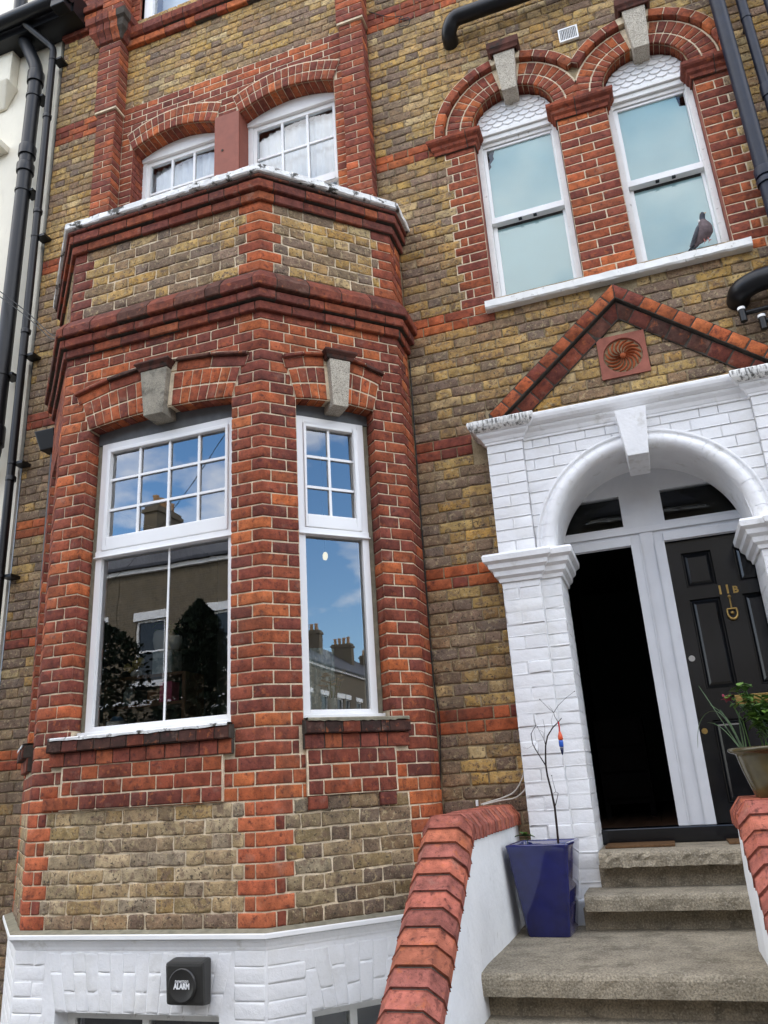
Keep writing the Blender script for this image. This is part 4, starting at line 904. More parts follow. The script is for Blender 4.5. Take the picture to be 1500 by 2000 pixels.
# stair windows: sliding sashes with obscured glass and a shingled white tympanum
for q in (W3, W4):
    x0, x1, c, r = q['x0'], q['x1'], q['c'], q['r']; Y = .085
    m = MB()
    m.box(x0+.003, x0+.046, Y, Y+.09, 3.865, 5.30); m.box(x1-.046, x1-.003, Y, Y+.09, 3.865, 5.30)
    m.box(x0+.003, x1-.003, Y-.012, Y+.09, 5.302, 5.345); m.box(x0-.01, x1+.01, Y-.03, Y+.09, 5.347, 5.378)
    m.box(x0+.047, x1-.047, Y+.01, Y+.09, 5.268, 5.3015)
    win = m.build('window', 'old_white_paint', house, bevel=.004)
    g0, g1 = x0+.072, x1-.060
    m = MB(); m.box(x0+.0465, g0, Y+.022, Y+.06, 4.60, 5.267); m.box(g1, x1-.0465, Y+.022, Y+.06, 4.60, 5.267); m.box(g0, g1, Y+.022, Y+.06, 5.245, 5.267); m.box(x0+.0465, x1-.0465, Y+.004, Y+.06, 4.548, 4.598)
    m.build('upper_sash', 'white_paint', win, bevel=.003)
    m = MB(); m.box(c-.07, c-.045, Y+.004, Y+.03, 4.538, 4.5475); m.box(c+.04, c+.065, Y+.004, Y+.03, 4.538, 4.5475); m.build('sash_lift', 'black_plastic', win)
    m = MB(); m.box(x0+.0465, g0+.006, Y+.045, Y+.08, 3.90, 4.547); m.box(g1-.006, x1-.0465, Y+.045, Y+.08, 3.90, 4.547); m.box(x0+.0465, x1-.0465, Y+.045, Y+.08, 3.867, 3.899)
    m.build('lower_sash', 'white_paint', win, bevel=.003)
    quad_obj('pane', 'film_glass', [(g0, Y+.035, 4.598), (g1, Y+.035, 4.598), (g1, Y+.035, 5.245), (g0, Y+.035, 5.245)], win)
    quad_obj('pane', 'film_glass', [(g0+.006, Y+.06, 3.90), (g1-.006, Y+.06, 3.90), (g1-.006, Y+.06, 4.547), (g0+.006, Y+.06, 4.547)], win)
    tear = [(g0+.004, 5.243), (g0+.085, 5.243), (g0+.080, 5.18), (g0+.050, 5.12), (g0+.055, 5.09), (g0+.03, 5.06), (g0+.004, 5.02)]
    # translucent film stuck on the inside of the glass; one corner of it has peeled off
    cut = (.06, .13)
    if q is W3: V = [(g0, 4.598), (g1, 4.598), (g1, 5.245), (g0+cut[0], 5.245), (g0+.045, 5.20), (g0+.05, 5.17), (g0+.018, 5.13), (g0+.022, 5.10), (g0, 5.07)]
    else: V = [(g0, 4.598), (g1, 4.598), (g1, 5.14), (g1-.045, 5.15), (g1-.055, 5.245), (g0, 5.245)]
    MB().add([(x, Y+.040, z) for x, z in V], [tuple(range(len(V)))]).build('window_film', 'frost_film', win, recalc=False)
    quad_obj('window_film', 'frost_film', [(g0, Y+.066, 3.90), (g1, Y+.066, 3.90), (g1, Y+.066, 4.53), (g0, Y+.066, 4.53)], win)
    quad_obj('interior_wall', 'dark_interior', [(x0-.1, .5, 3.7), (x1+.1, .5, 3.7), (x1+.1, .5, 5.8), (x0-.1, .5, 5.8)], house)
    # tympanum board and its fish-scale tiles
    m = MB(); n = 24
    V = [(x0+.004, Y+.012, 5.379)]+[(c+(r-.003)*math.cos(math.pi-math.pi*i/n), Y+.012, 5.375+(r-.003)*math.sin(math.pi*i/n)) for i in range(n+1)]+[(x1-.004, Y+.012, 5.379)]
    m.add(V, [tuple(range(len(V)))]); tym = m.build('tympanum', 'white_paint', house, recalc=False)
    rows = 6; tw = .084
    for j in range(rows):
        zt = 5.425+j*.043; off = (j % 2)*tw/2
        for i in range(-5, 6):
            cx = c+i*tw+off
            m = MB(); pts = []
            for kx in range(9):
                a = math.pi+math.pi*kx/8; pts.append((cx+tw*.485*math.cos(a), zt+.030*math.sin(a)-.018))
            pts = [(cx-tw*.485, zt+.04)]+pts+[(cx+tw*.485, zt+.04)]
            if any(math.hypot(px-c, pz-5.375) > r-.006 for px, pz in pts if pz > 5.375) or any(abs(px-c) > r-.005 for px, pz in pts): 
                pts = [(min(max(px, x0+.006), x1-.006), pz) for px, pz in pts]
                pts2 = []
                for px, pz in pts:
                    dd = math.hypot(px-c, pz-5.375)
                    if pz > 5.375 and dd > r-.006: px, pz = c+(px-c)*(r-.006)/dd, 5.375+(pz-5.375)*(r-.006)/dd
                    pts2.append((px, pz))
                pts = pts2
                if max(p[0] for p in pts)-min(p[0] for p in pts) < .02 or max(p[1] for p in pts)-min(p[1] for p in pts) < .02: continue
            lo, hi = min(p[1] for p in pts), max(p[1] for p in pts)
            F_ = [(px, Y+.009-.020*(1-(pz-lo)/(hi-lo+1e-6)), pz) for px, pz in pts]; Bk = [(px, Y+.0115, pz) for px, pz in pts]; q_ = len(pts)
            m.add(F_+Bk, [tuple(range(q_))]+[(k, (k+1) % q_, q_+(k+1) % q_, q_+k) for k in range(q_)]); m.build('tile', 'white_paint', tym)
m = MB(); n = 40; V = []
for i in range(n+1):
    x = 1.305+(3.045-1.305)*i/n; j = lambda s: random.uniform(-s, s)
    V += [(x, .10, 3.864), (x, -.035, 3.812+j(.0015)), (x, -.066+j(.002), 3.803+j(.002)), (x, -.068+j(.002), 3.752+j(.003)), (x, -.058, 3.741+j(.003)), (x, .0, 3.739)]
m.add(V, [(i*6+k, i*6+k+1, i*6+k+7, i*6+k+6) for i in range(n) for k in range(5)]+[tuple(range(6)), tuple(range(n*6, n*6+6))]); m.build('window_sill', 'old_white_paint', house)
# attic window
m = MB(); m.box(-1.795, -1.70, .06, .14, 8.0, 9.6); m.box(-.36, -.255, .06, .14, 8.0, 9.6); m.box(-1.699, -.361, .06, .14, 8.0, 8.06); m.box(-1.06, -1.0, .06, .14, 8.061, 9.6)
aw = m.build('window', 'white_paint', house, bevel=.004)
quad_obj('pane', 'old_glass', [(-1.70, .1, 8.06), (-1.06, .1, 8.06), (-1.06, .1, 9.6), (-1.70, .1, 9.6)], aw); quad_obj('pane', 'old_glass', [(-1.0, .1, 8.06), (-.36, .1, 8.06), (-.36, .1, 9.6), (-1.0, .1, 9.6)], aw)
quad_obj('blind', 'net_curtain', [(-1.75, .3, 7.9), (-.3, .3, 7.9), (-.3, .3, 9.6), (-1.75, .3, 9.6)], aw)
# roof and back, so that the house is a closed body
m = MB(); m.add([(WX0, .0, WZ1), (WX1, .0, WZ1), (WX1, 9, WZ1), (WX0, 9, WZ1)], [(0, 1, 2, 3)]); m.add([(WX0, 9, GZ), (WX1, 9, GZ), (WX1, 9, WZ1), (WX0, 9, WZ1)], [(0, 1, 2, 3)])
for x in (WX0, WX1): m.add([(x, .0, GZ), (x, 9, GZ), (x, 9, WZ1), (x, .0, WZ1)], [(0, 1, 2, 3)])
m.build('roof', 'slate', house, recalc=False)
# ================================================================== PORCH
PC = 2.13; hp = .56; PD = -.12; PI = -.09; YB = .28
lx0, lx1, lx2 = 1.215, 1.448, PC-hp
def mir(x): return 2*PC-x
LP = Path([(lx0, .0), (lx0, PD), (lx1, PD), (lx1, PI), (lx2, PI), (lx2, YB)])
RP = Path([(mir(lx2), YB), (mir(lx2), PI), (mir(lx1), PI), (mir(lx1), PD), (mir(lx0), PD), (mir(lx0), 0)])
porch = house
for P, left in ((LP, True), (RP, False)):
    S = P.S; m = MB(); plate(m, P, 0, P.S[-1], -.30, 1.80, [], -.0012); pier = m.build('porch_pier', 'masonry_white', house, recalc=False)
    m = MB(); a, b = (lx0-.03, lx1+.045) if left else (mir(lx1)-.045, mir(lx0)+.03); m.box(a, b, PD-.035, 0, -.31, .0); m.build('pier_base', 'masonry_white', pier, bevel=.012)
    for k in range(-4, 24):
        z0, z1 = k*HB+.0, (k+1)*HB
        if z1 > 1.765: continue
        e = k % 2
        if left:
            j = [0, S[1], S[1]+(.233 if e else .10), S[2]] if not e else [0, S[1], S[2]]
            rest = [S[3], S[4]] if e else [S[3], S[4]]
            tail = [S[4], S[4]+(.105 if e else .20), S[5]]
        else:
            j = [S[3], S[4], S[5]] if e else [S[3], S[3]+.12, S[4], S[5]]; rest = [S[1], S[2]]; tail = [0, S[1]-(.105 if e else .2), S[1]]
        for a in (j, rest, tail):
            for p, q in zip(a, a[1:]):
                if q-p > .02: brick(pier, P, p, q, z0, z1, 'white', d=.0008, g=.0045, bev=.0010, depth=.0)
def sweepobj(name, P, prof, matn, parent, smooth=False): m = MB(); sweep(m, P, prof, smooth=smooth); return m.build(name, matn, parent)
# capitals (imposts) of the piers
cap_prof = [(0, 1.762), (.012, 1.764), (.016, 1.785), (.036, 1.80), (.040, 1.828), (.062, 1.845), (.066, 1.872), (.090, 1.888), (.094, 1.918), (.086, 1.932), (0, 1.945)]
sweepobj('impost', LP, cap_prof, 'masonry_white', porch); sweepobj('impost', RP, cap_prof, 'masonry_white', porch)
# spandrel with the round arch
ZS = 1.93
m = MB(); SPN = Path([(lx1, PI), (mir(lx1), PI)]); Lc = PC-lx1
plate(m, SPN, 0, SPN.S[-1], ZS, 2.70, [(Lc-hp, Lc+hp, ZS, ZS+hp)], -.0032)
arc_fill(m, SPN, Lc, ZS, hp, lambda x: math.sqrt(max(hp*hp-x*x, 0)), ZS+hp, -.0032, 40)
for a, b in ((lx0, lx1), (mir(lx1), mir(lx0))):
    Q = Path([(a, 0), (a, PD), (b, PD), (b, 0)]); plate(m, Q, 0, Q.S[-1], 1.93, 2.72, [], -.0026)
sp_ = m.build('spandrel', 'masonry_white', porch, recalc=False)
for k in range(26, 36):
    z0, z1 = k*HB, (k+1)*HB; zm = (z0+z1)/2
    r_ = hp+.10; hw = math.sqrt(max(r_*r_-(zm-ZS)**2, 0)) if zm-ZS < r_ else 0
    for a, b in ([(0, Lc-hw), (Lc+hw, SPN.S[-1])] if hw else [(0, SPN.S[-1])]):
        if b-a > .03: course(sp_, SPN, k, z0, z1, a, b, 'white', d=-.0020, g=.0035, bev=.0007, depth=.0)
    for a, b in ((lx0, lx1), (mir(lx1), mir(lx0))):
        Q = Path([(a, 0), (a, PD), (b, PD), (b, 0)])
        for p, q in zip([0, Q.S[1], Q.S[2]] if k % 2 else [0, Q.S[1], Q.S[1]+.115, Q.S[2]], [Q.S[1], Q.S[2], Q.S[3]] if k % 2 else [Q.S[1], Q.S[1]+.115, Q.S[2], Q.S[3]]): brick(sp_, Q, p, q, z0, z1, 'white', d=-.0012, g=.0038, bev=.0008, depth=.0)
# archivolt: a fat roll of moulded bricks, painted; then the soffit
roll = [(hp+.0, -.004), (hp+.004, .022), (hp+.018, .042), (hp+.042, .052), (hp+.066, .044), (hp+.080, .022), (hp+.084, .010), (hp+.100, .008), (hp+.104, .018), (hp+.118, .018), (hp+.122, -.004)]
nv = 24; PYo = PI
core_m = MB()
def arcpt(r, d, a): return (PC-r*math.cos(a), PYo-d, ZS+r*math.sin(a))
n = 64
V = [arcpt(r-.001, d-.003, math.pi*i/n) for i in range(n+1) for r, d in roll]; q_ = len(roll)
core_m.add(V, [(i*q_+k, i*q_+k+1, (i+1)*q_+k+1, (i+1)*q_+k) for i in range(n) for k in range(q_-1)])
V = [(PC-hp*math.cos(math.pi*i/n), y, ZS+hp*math.sin(math.pi*i/n)) for i in range(n+1) for y in (PYo-.0, .10, .102, YB)]
V = [(x, y, z) if y < .101 else (PC+(x-PC)*(1.0), y, z) for x, y, z in V]
core_m.add(V, [(i*4+k, i*4+k+1, (i+1)*4+k+1, (i+1)*4+k) for i in range(n) for k in range(3)], 0, True)
av = core_m.build('archivolt', 'masonry_white', porch)
for i in range(nv):
    a0, a1 = math.pi*i/nv+.003, math.pi*(i+1)/nv-.003; ss = [a0+(a1-a0)*t/4 for t in range(5)]; dd = random.uniform(-.0015, .0015)
    m = MB(); m.add([arcpt(r, d+dd, a) for a in ss for r, d in roll], [(t*q_+k, t*q_+k+1, (t+1)*q_+k+1, (t+1)*q_+k) for t in range(4) for k in range(q_-1)], 0, True)
    m.add([arcpt(r, d+dd, a0) for r, d in roll], [tuple(range(q_))]); m.add([arcpt(r, d+dd, a1) for r, d in roll], [tuple(range(q_))])
    m.build('brick', 'masonry_white', av)
# keystone
m = MB(); zb, zt = 2.405, 2.705
m.hexa([(PC-.062, -.225, zb), (PC+.060, -.225, zb), (PC+.060, .06, zb-.03), (PC-.062, .06, zb-.03), (PC-.093, -.235, zt), (PC+.090, -.235, zt), (PC+.09, .0, zt), (PC-.093, .0, zt)])
m.build('keystone', 'masonry_white', porch, bevel=.004)
# cornice
CPth = Path([(lx0, 0), (lx0, PD), (lx1, PD), (lx1, PI), (mir(lx1), PI), (mir(lx1), PD), (mir(lx0), PD), (mir(lx0), 0)])
c1 = [(0, 2.682), (.008, 2.684), (.010, 2.696), (.016, 2.702), (.026, 2.722), (.044, 2.738), (.050, 2.747), (.050, 2.756)]
c2 = [(.050, 2.756), (.062, 2.759), (.078, 2.770), (.090, 2.787), (.096, 2.806), (.096, 2.821), (.088, 2.830), (0, 2.872)]
sweepobj('cornice', CPth, c1+c2[1:], 'masonry_white', porch)
S = CPth.S
for a, b in ((S[1]-.10, S[2]+.0), (S[5], S[6]+.10)):
    m = MB(); sweep(m, CPth, [(.052, 2.758), (.064, 2.760), (.081, 2.771), (.094, 2.787), (.100, 2.806), (.100, 2.823), (.091, 2.833), (.0, 2.875)], a, b)
    m.build('cornice_nosing', 'streaked_white', porch)
# doors inside the porch: white frame board with two fanlights, a mullion post, the right door; the left one stands open
Y = YB
def cells(mb, x0, x1, z0, z1, holes, y0, y1, mi=0):
    xs = sorted({x0, x1, *[v for h in holes for v in h[:2]]}); zs = sorted({z0, z1, *[v for h in holes for v in h[2:]]})
    for a, b in zip(xs, xs[1:]):
        for c, e in zip(zs, zs[1:]):
            if any(h[0] < (a+b)/2 < h[1] and h[2] < (c+e)/2 < h[3] for h in holes): continue
            mb.add([(a, y0, c), (b, y0, c), (b, y0, e), (a, y0, e)], [(0, 1, 2, 3)], mi)
    for h in holes:
        for a, b, c, e in ((h[0], h[0], h[2], h[3]), (h[1], h[1], h[2], h[3]), (h[0], h[1], h[2], h[2]), (h[0], h[1], h[3], h[3])):
            mb.add([(a, y0, c), (b, y0, e if a != b else c), (b, y1, e if a != b else c), (a, y1, c)] if a != b else [(a, y0, c), (a, y0, e), (a, y1, e), (a, y1, c)], [(0, 1, 2, 3)], mi)
FL = (1.45, 1.974, 2.120, 2.332); FR = (2.230, 2.76, 2.122, 2.332)
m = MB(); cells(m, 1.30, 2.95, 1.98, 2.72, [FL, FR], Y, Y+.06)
frame = m.build('door_frame', 'shaded_frame_paint', house, recalc=False)
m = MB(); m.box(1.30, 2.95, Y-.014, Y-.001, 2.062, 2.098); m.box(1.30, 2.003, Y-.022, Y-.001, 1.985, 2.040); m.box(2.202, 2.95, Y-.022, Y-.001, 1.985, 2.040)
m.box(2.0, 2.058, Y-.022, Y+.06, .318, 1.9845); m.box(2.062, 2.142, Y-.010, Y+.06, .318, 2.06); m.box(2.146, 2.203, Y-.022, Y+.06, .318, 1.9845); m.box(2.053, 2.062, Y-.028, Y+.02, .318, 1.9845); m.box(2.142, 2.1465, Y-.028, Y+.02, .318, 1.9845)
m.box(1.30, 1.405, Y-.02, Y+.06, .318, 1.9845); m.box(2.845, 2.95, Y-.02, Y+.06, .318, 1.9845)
m.build('post', 'shaded_frame_paint', frame, bevel=.004)
quad_obj('fanlight_pane', 'dark_glass', [(FL[0], Y+.03, FL[2]), (FL[1], Y+.03, FL[2]), (FL[1], Y+.03, FL[3]), (FL[0], Y+.03, FL[3])], frame)
quad_obj('fanlight_pane', 'dark_glass', [(FR[0], Y+.03, FR[2]), (FR[1], Y+.03, FR[2]), (FR[1], Y+.03, FR[3]), (FR[0], Y+.03, FR[3])], frame)
MB().box(1.30, 2.95, Y-.05, Y+.10, .235, .316).build('threshold', 'black_gloss', house, bevel=.006)
# right door: panelled, black gloss
dx0, dx1, dz0, dz1 = 2.205, 2.843, .320, 1.984; YD = Y+.022
panels = [(2.286, 2.462, 1.676, 1.898), (2.588, 2.764, 1.676, 1.898), (2.286, 2.462, 1.06, 1.60), (2.588, 2.764, 1.06, 1.60), (2.286, 2.462, .42, .88), (2.588, 2.764, .42, .88)]
m = MB(); cells(m, dx0, dx1, dz0, dz1, panels, YD, YD+.022)
door = m.build('door', 'black_gloss', house, recalc=False)
for a, b, c, e in panels:
    m = MB(); mg = .034
    o = [(a, c), (b, c), (b, e), (a, e)]; i = [(a+mg, c+mg), (b-mg, c+mg), (b-mg, e-mg), (a+mg, e-mg)]; f = [(a+.012, c+.012), (b-.012, c+.012), (b-.012, e-.012), (a+.012, e-.012)]
    V = [(x, YD+.022, z) for x, z in o]+[(x, YD+.020, z) for x, z in f]+[(x, YD+.006, z) for x, z in i]
    m.add(V, [(k, (k+1) % 4, 4+(k+1) % 4, 4+k) for k in range(4)]+[(4+k, 4+(k+1) % 4, 8+(k+1) % 4, 8+k) for k in range(4)]+[(8, 9, 10, 11)]); m.build('door_panel', 'black_gloss', door)
def text(body, loc, size, rot, matn, parent, ext=.002, name='lettering', bold=0, sx=1.0):
    c = bpy.data.curves.new(name, 'FONT'); c.body = body; c.size = size; c.extrude = ext; c.align_x = 'CENTER'; c.align_y = 'CENTER'; c.offset = bold; c.resolution_u = 3
    t = bpy.data.objects.new('tmp', c); COL.objects.link(t); bpy.context.view_layer.update()
    me = bpy.data.meshes.new_from_object(t.evaluated_get(bpy.context.evaluated_depsgraph_get())); bpy.data.objects.remove(t); bpy.data.curves.remove(c); me.name = name
    me.materials.clear(); me.materials.append(MAT[matn]); o = bpy.data.objects.new(name, me); COL.objects.link(o); o.location = loc; o.rotation_euler = rot; o.scale = (sx, 1, 1); adopt(o, parent); return o
for ch, x, s in (('1', 2.470, .075), ('1', 2.512, .075), ('B', 2.556, .058)): text(ch, (x, YD-.004, 1.635 if ch == '1' else 1.628), s, (math.pi/2, 0, 0), 'brass', door, .003, 'door_number', .002)
m = MB(); cx = 2.513
m.lathe((cx, YD-.004, 1.592), [(0, -.001), (.008, -.001)], 8)
m.tube([(cx, YD-.012, 1.585), (cx, YD-.012, 1.52)], .005, 8); m.ball((cx, YD-.014, 1.590), .011, 8)
m.tube([(cx-.026, YD-.012, 1.515), (cx+.026, YD-.012, 1.515)], .006, 8)
m.tube([(cx+.028*math.cos(a), YD-.014, 1.492+.040*math.sin(a)) for a in [math.pi*(1+i/14) for i in range(15)]], [.005+.004*math.sin(math.pi*i/14) for i in range(15)], 8)
m.tube([(cx-.028, YD-.014, 1.492), (cx-.026, YD-.012, 1.515)], .006, 8); m.tube([(cx+.028, YD-.014, 1.492), (cx+.026, YD-.012, 1.515)], .006, 8); m.ball((cx, YD-.012, 1.49), .012, 8)
m.build('knocker', 'brass', door)
m = MB(); m.box(2.43, 2.62, YD-.006, YD, .955, 1.010); m.box(2.445, 2.605, YD-.010, YD-.0061, .968, .997); m.build('letter_plate', 'brass', door, bevel=.002)
m = MB(); m.tube([(2.232, YD-.001, .822), (2.232, YD-.012, .822)], .017, 16); m.build('door_lock', 'brass', door)
m = MB(); m.tube([(2.237, YD-.001, 1.245), (2.237, YD-.010, 1.245)], .018, 16); m.build('door_lock', 'steel', door)
m = MB(); m.box(2.30, 2.76, YD-.012, YD, .345, .362); m.build('weather_bar', 'steel', door)
# dark hall behind the open left door, dark lobby behind the fanlights
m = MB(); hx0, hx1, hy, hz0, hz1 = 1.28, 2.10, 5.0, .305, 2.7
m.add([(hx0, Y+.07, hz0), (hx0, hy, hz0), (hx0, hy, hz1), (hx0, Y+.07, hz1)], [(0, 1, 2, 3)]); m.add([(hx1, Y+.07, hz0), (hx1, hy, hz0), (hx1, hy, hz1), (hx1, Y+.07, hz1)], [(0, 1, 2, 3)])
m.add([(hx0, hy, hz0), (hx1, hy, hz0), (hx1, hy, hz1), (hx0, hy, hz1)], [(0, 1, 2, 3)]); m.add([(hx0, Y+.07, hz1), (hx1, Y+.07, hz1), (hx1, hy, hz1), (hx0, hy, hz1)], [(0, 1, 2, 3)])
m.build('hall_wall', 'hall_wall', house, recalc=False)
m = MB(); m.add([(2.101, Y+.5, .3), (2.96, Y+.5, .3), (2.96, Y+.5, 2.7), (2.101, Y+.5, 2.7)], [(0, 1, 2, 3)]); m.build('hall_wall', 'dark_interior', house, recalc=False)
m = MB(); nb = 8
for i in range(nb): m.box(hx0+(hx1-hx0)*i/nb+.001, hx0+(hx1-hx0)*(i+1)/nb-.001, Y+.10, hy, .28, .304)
m.build('hall_floor', 'wood_floor', house)
m = MB(); m.box(1.46, 1.49, Y+.12, Y+.80, .318, 1.97); m.build('door', 'black_gloss', house, bevel=.003)
MB().box(2.065, 2.099, Y+.1, hy, .306, .42).build('skirting_board', 'hall_wall', house)
# pediment: two raking courses, and the brick field between comes from the wall
def raking(name, off0, off1, d0, d1, apex, footz, cls, n, depth):
    c = 2.165; sl = .795/.955
    ang = math.atan(sl); m = MB(); parts = []
    par = None
    m = MB()
    for sgn in (-1, 1):
        def P(t, o):     # t along the slope from the apex, o = offset below the outer line (vertical)
            x = c+sgn*t; return (ws(x), apex-o-t*sl)
        T = (apex-footz)/sl
        m.add([WALL.pt(*[P(0, off0)[0], d1-.004, P(0, off0)[1]]), WALL.pt(P(T, off0)[0], d1-.004, P(T, off0)[1]), WALL.pt(P(T, off1)[0], d0-.004, P(T, off1)[1]), WALL.pt(P(0, off1)[0], d0-.004, P(0, off1)[1])], [(0, 1, 2, 3)])
        m.add([WALL.pt(P(0, off0)[0], d1-.004, P(0, off0)[1]), WALL.pt(P(T, off0)[0], d1-.004, P(T, off0)[1]), WALL.pt(P(T, off0)[0], -.02, P(T, off0)[1]), WALL.pt(P(0, off0)[0], -.02, P(0, off0)[1])], [(0, 1, 2, 3)])
        m.add([WALL.pt(P(0, off1)[0], d0-.004, P(0, off1)[1]), WALL.pt(P(T, off1)[0], d0-.004, P(T, off1)[1]), WALL.pt(P(T, off1)[0], -.02, P(T, off1)[1]), WALL.pt(P(0, off1)[0], -.02, P(0, off1)[1])], [(0, 1, 2, 3)])
    par = m.build(name, 'mortar_dark', house, recalc=False)
    for sgn in (-1, 1):
        def P(t, o): return (ws(c+sgn*t), apex-o-t*sl)
        T = (apex-footz)/sl; e = (off1-off0)*sl/(1+sl*sl)
        for i in range(n):
            t0, t1 = T*i/n, T*(i+1)/n
            k0 = 0 if i == 0 else e/1.0; k1 = e
            bl, br, tr, tl = P(t0-(e if i else 0), off1), P(t1-e, off1), P(t1, off0), P(t0, off0)
            if sgn < 0: quad = [br, bl, tl, tr]
            else: quad = [bl, br, tr, tl]
            brick(par, WALL, 0, 0, 0, 0, cls(), d=d0, d_top=d1, depth=.01, g=.008, quad=quad, bev=.005)
    return par
raking('raking_course', .000, .105, .080, .088, 3.690, 2.925, lambda: random.choice(['redbright', 'redbright', 'red']), 10, .02)
raking('raking_course', .116, .232, .016, .048, 3.690, 2.90, lambda: random.choice(['darkred', 'darkred', 'soot']), 9, .02)
# rosette plaque
RX, RZ = 2.152, 3.192; rr = .118
m = MB(); n = 32; hx = .152
V = []; 
for i in range(n):
    a = 2*math.pi*i/n; k = hx/max(abs(math.cos(a)), abs(math.sin(a))); V += [(RX+k*math.cos(a), -.012, RZ+k*math.sin(a)), (RX+rr*1.06*math.cos(a), -.012, RZ+rr*1.06*math.sin(a)), (RX+rr*1.0*math.cos(a), .040, RZ+rr*1.0*math.sin(a))]
m.add(V, [(i*3+k, i*3+k+1, ((i+1) % n)*3+k+1, ((i+1) % n)*3+k) for i in range(n) for k in range(2)]+[tuple(i*3+2 for i in range(n))])
m.add([(RX-hx, -.012, RZ-hx), (RX+hx, -.012, RZ-hx), (RX+hx, .03, RZ-hx), (RX-hx, .03, RZ-hx)], [(0, 1, 2, 3)]); m.add([(RX-hx, -.012, RZ-hx), (RX-hx, -.012, RZ+hx), (RX-hx, .03, RZ+hx), (RX-hx, .03, RZ-hx)], [(0, 1, 2, 3)])
ros = m.build('rosette_plaque', 'terracotta', house)
for i in range(16):
    a0 = 2*math.pi*i/16; m = MB(); V = []; nn = 7
    for j in range(nn+1):
        t = j/nn; r = .014+(rr*.97-.014)*t; a = a0+.75*t*t*1.0; wd = (.10+.16*t)*(1 if t < .85 else (1-t)/.15*.8+.25)
        for s, y in ((-wd*.92, .036), (-wd*.35, -.004-.010*math.sin(math.pi*min(1, t*1.1))), (wd*.45, .002), (wd*.85, .038)): V.append((RX-r*math.cos(a+s), y, RZ+r*math.sin(a+s)))
    m.add(V, [(j*4+k, j*4+k+1, (j+1)*4+k+1, (j+1)*4+k) for j in range(nn) for k in range(3)], 0, True); m.build('petal', 'terracotta_orange', ros)
MB().ball((RX, .0, RZ), .020, 10, sq=(1, .8, 1)).build('rosette_boss', 'terracotta_orange', ros)
flush_bricks(); BR.clear()
# ================================================================== FRONT STEPS
steps = empty('front_steps', (1.7, -1.5, GZ), 'worn grey concrete front steps rising to the white porch', 'steps')
def slab(name, x0, x1, yf, yb, zt, th, matn, n=46, chip=.006, back_drop=0.0):
    """a step slab with a worn nose: subdivided along x, its front edge nibbled"""
    V = []; prof = [(0, -th), (0, -th*.6), (0, -.022), (.006, -.008), (.018, 0), (.10, .001), (1, 0)]
    for i in range(n+1):
        x = x0+(x1-x0)*i/n; big = random.random() < .16
        for t, dz in prof:
            y = yf+(yb-yf)*t if t == 1 else yf+t
            if t < .05: y += random.uniform(0, chip)*(2.2 if big else 1); dz += random.uniform(-chip*.5, 0)*(1.8 if big else 1) if t < .02 else random.uniform(-.0015, .0015)
            V.append((x, y, zt+dz))
        V.append((x, yb, zt-th))
    q = len(prof)+1; m = MB()
    m.add(V, [(i*q+k, i*q+(k+1) % q, (i+1)*q+(k+1) % q, (i+1)*q+k) for i in range(n) for k in range(q)]+[tuple(range(q)), tuple(range(n*q, n*q+q))])
    return m.build(name, matn, steps)
slab('tread', 1.574, 2.686, -.20, .24, .232, .072, 'concrete_nosing', chip=.011)
slab('tread', 1.493, 2.767, -.385, .06, .052, .074, 'concrete', chip=.0035)
slab('tread', 1.13, 3.25, -1.245, .0, -.12, .082, 'concrete', chip=.0035)
slab('tread', 1.13, 2.25, -1.56, -1.10, -.29, .08, 'concrete', chip=.0035)
zs_ = -.46; y_ = -1.84
while zs_ > GZ+.05:
    slab('tread', 1.13, 2.25, y_, y_+.42, zs_, .08, 'concrete'); zs_ -= .17; y_ -= .27
for x0, x1, y, z0, z1 in ((1.56, 2.70, -.10, .05, .162), (1.47, 2.79, -.275, -.12, -.020), (1.13, 3.25, -1.15, -.29, -.201), (1.13, 2.25, -1.42, -.46, -.369), (1.13, 2.25, -1.70, -.63, -.539)):
    MB().box(x0, x1, y, y+.3, z0, z1).build('riser', 'concrete_riser', steps)
MB().box(1.13, 3.25, -1.0, -.0, GZ, -.205).build('riser', 'concrete_riser', steps)
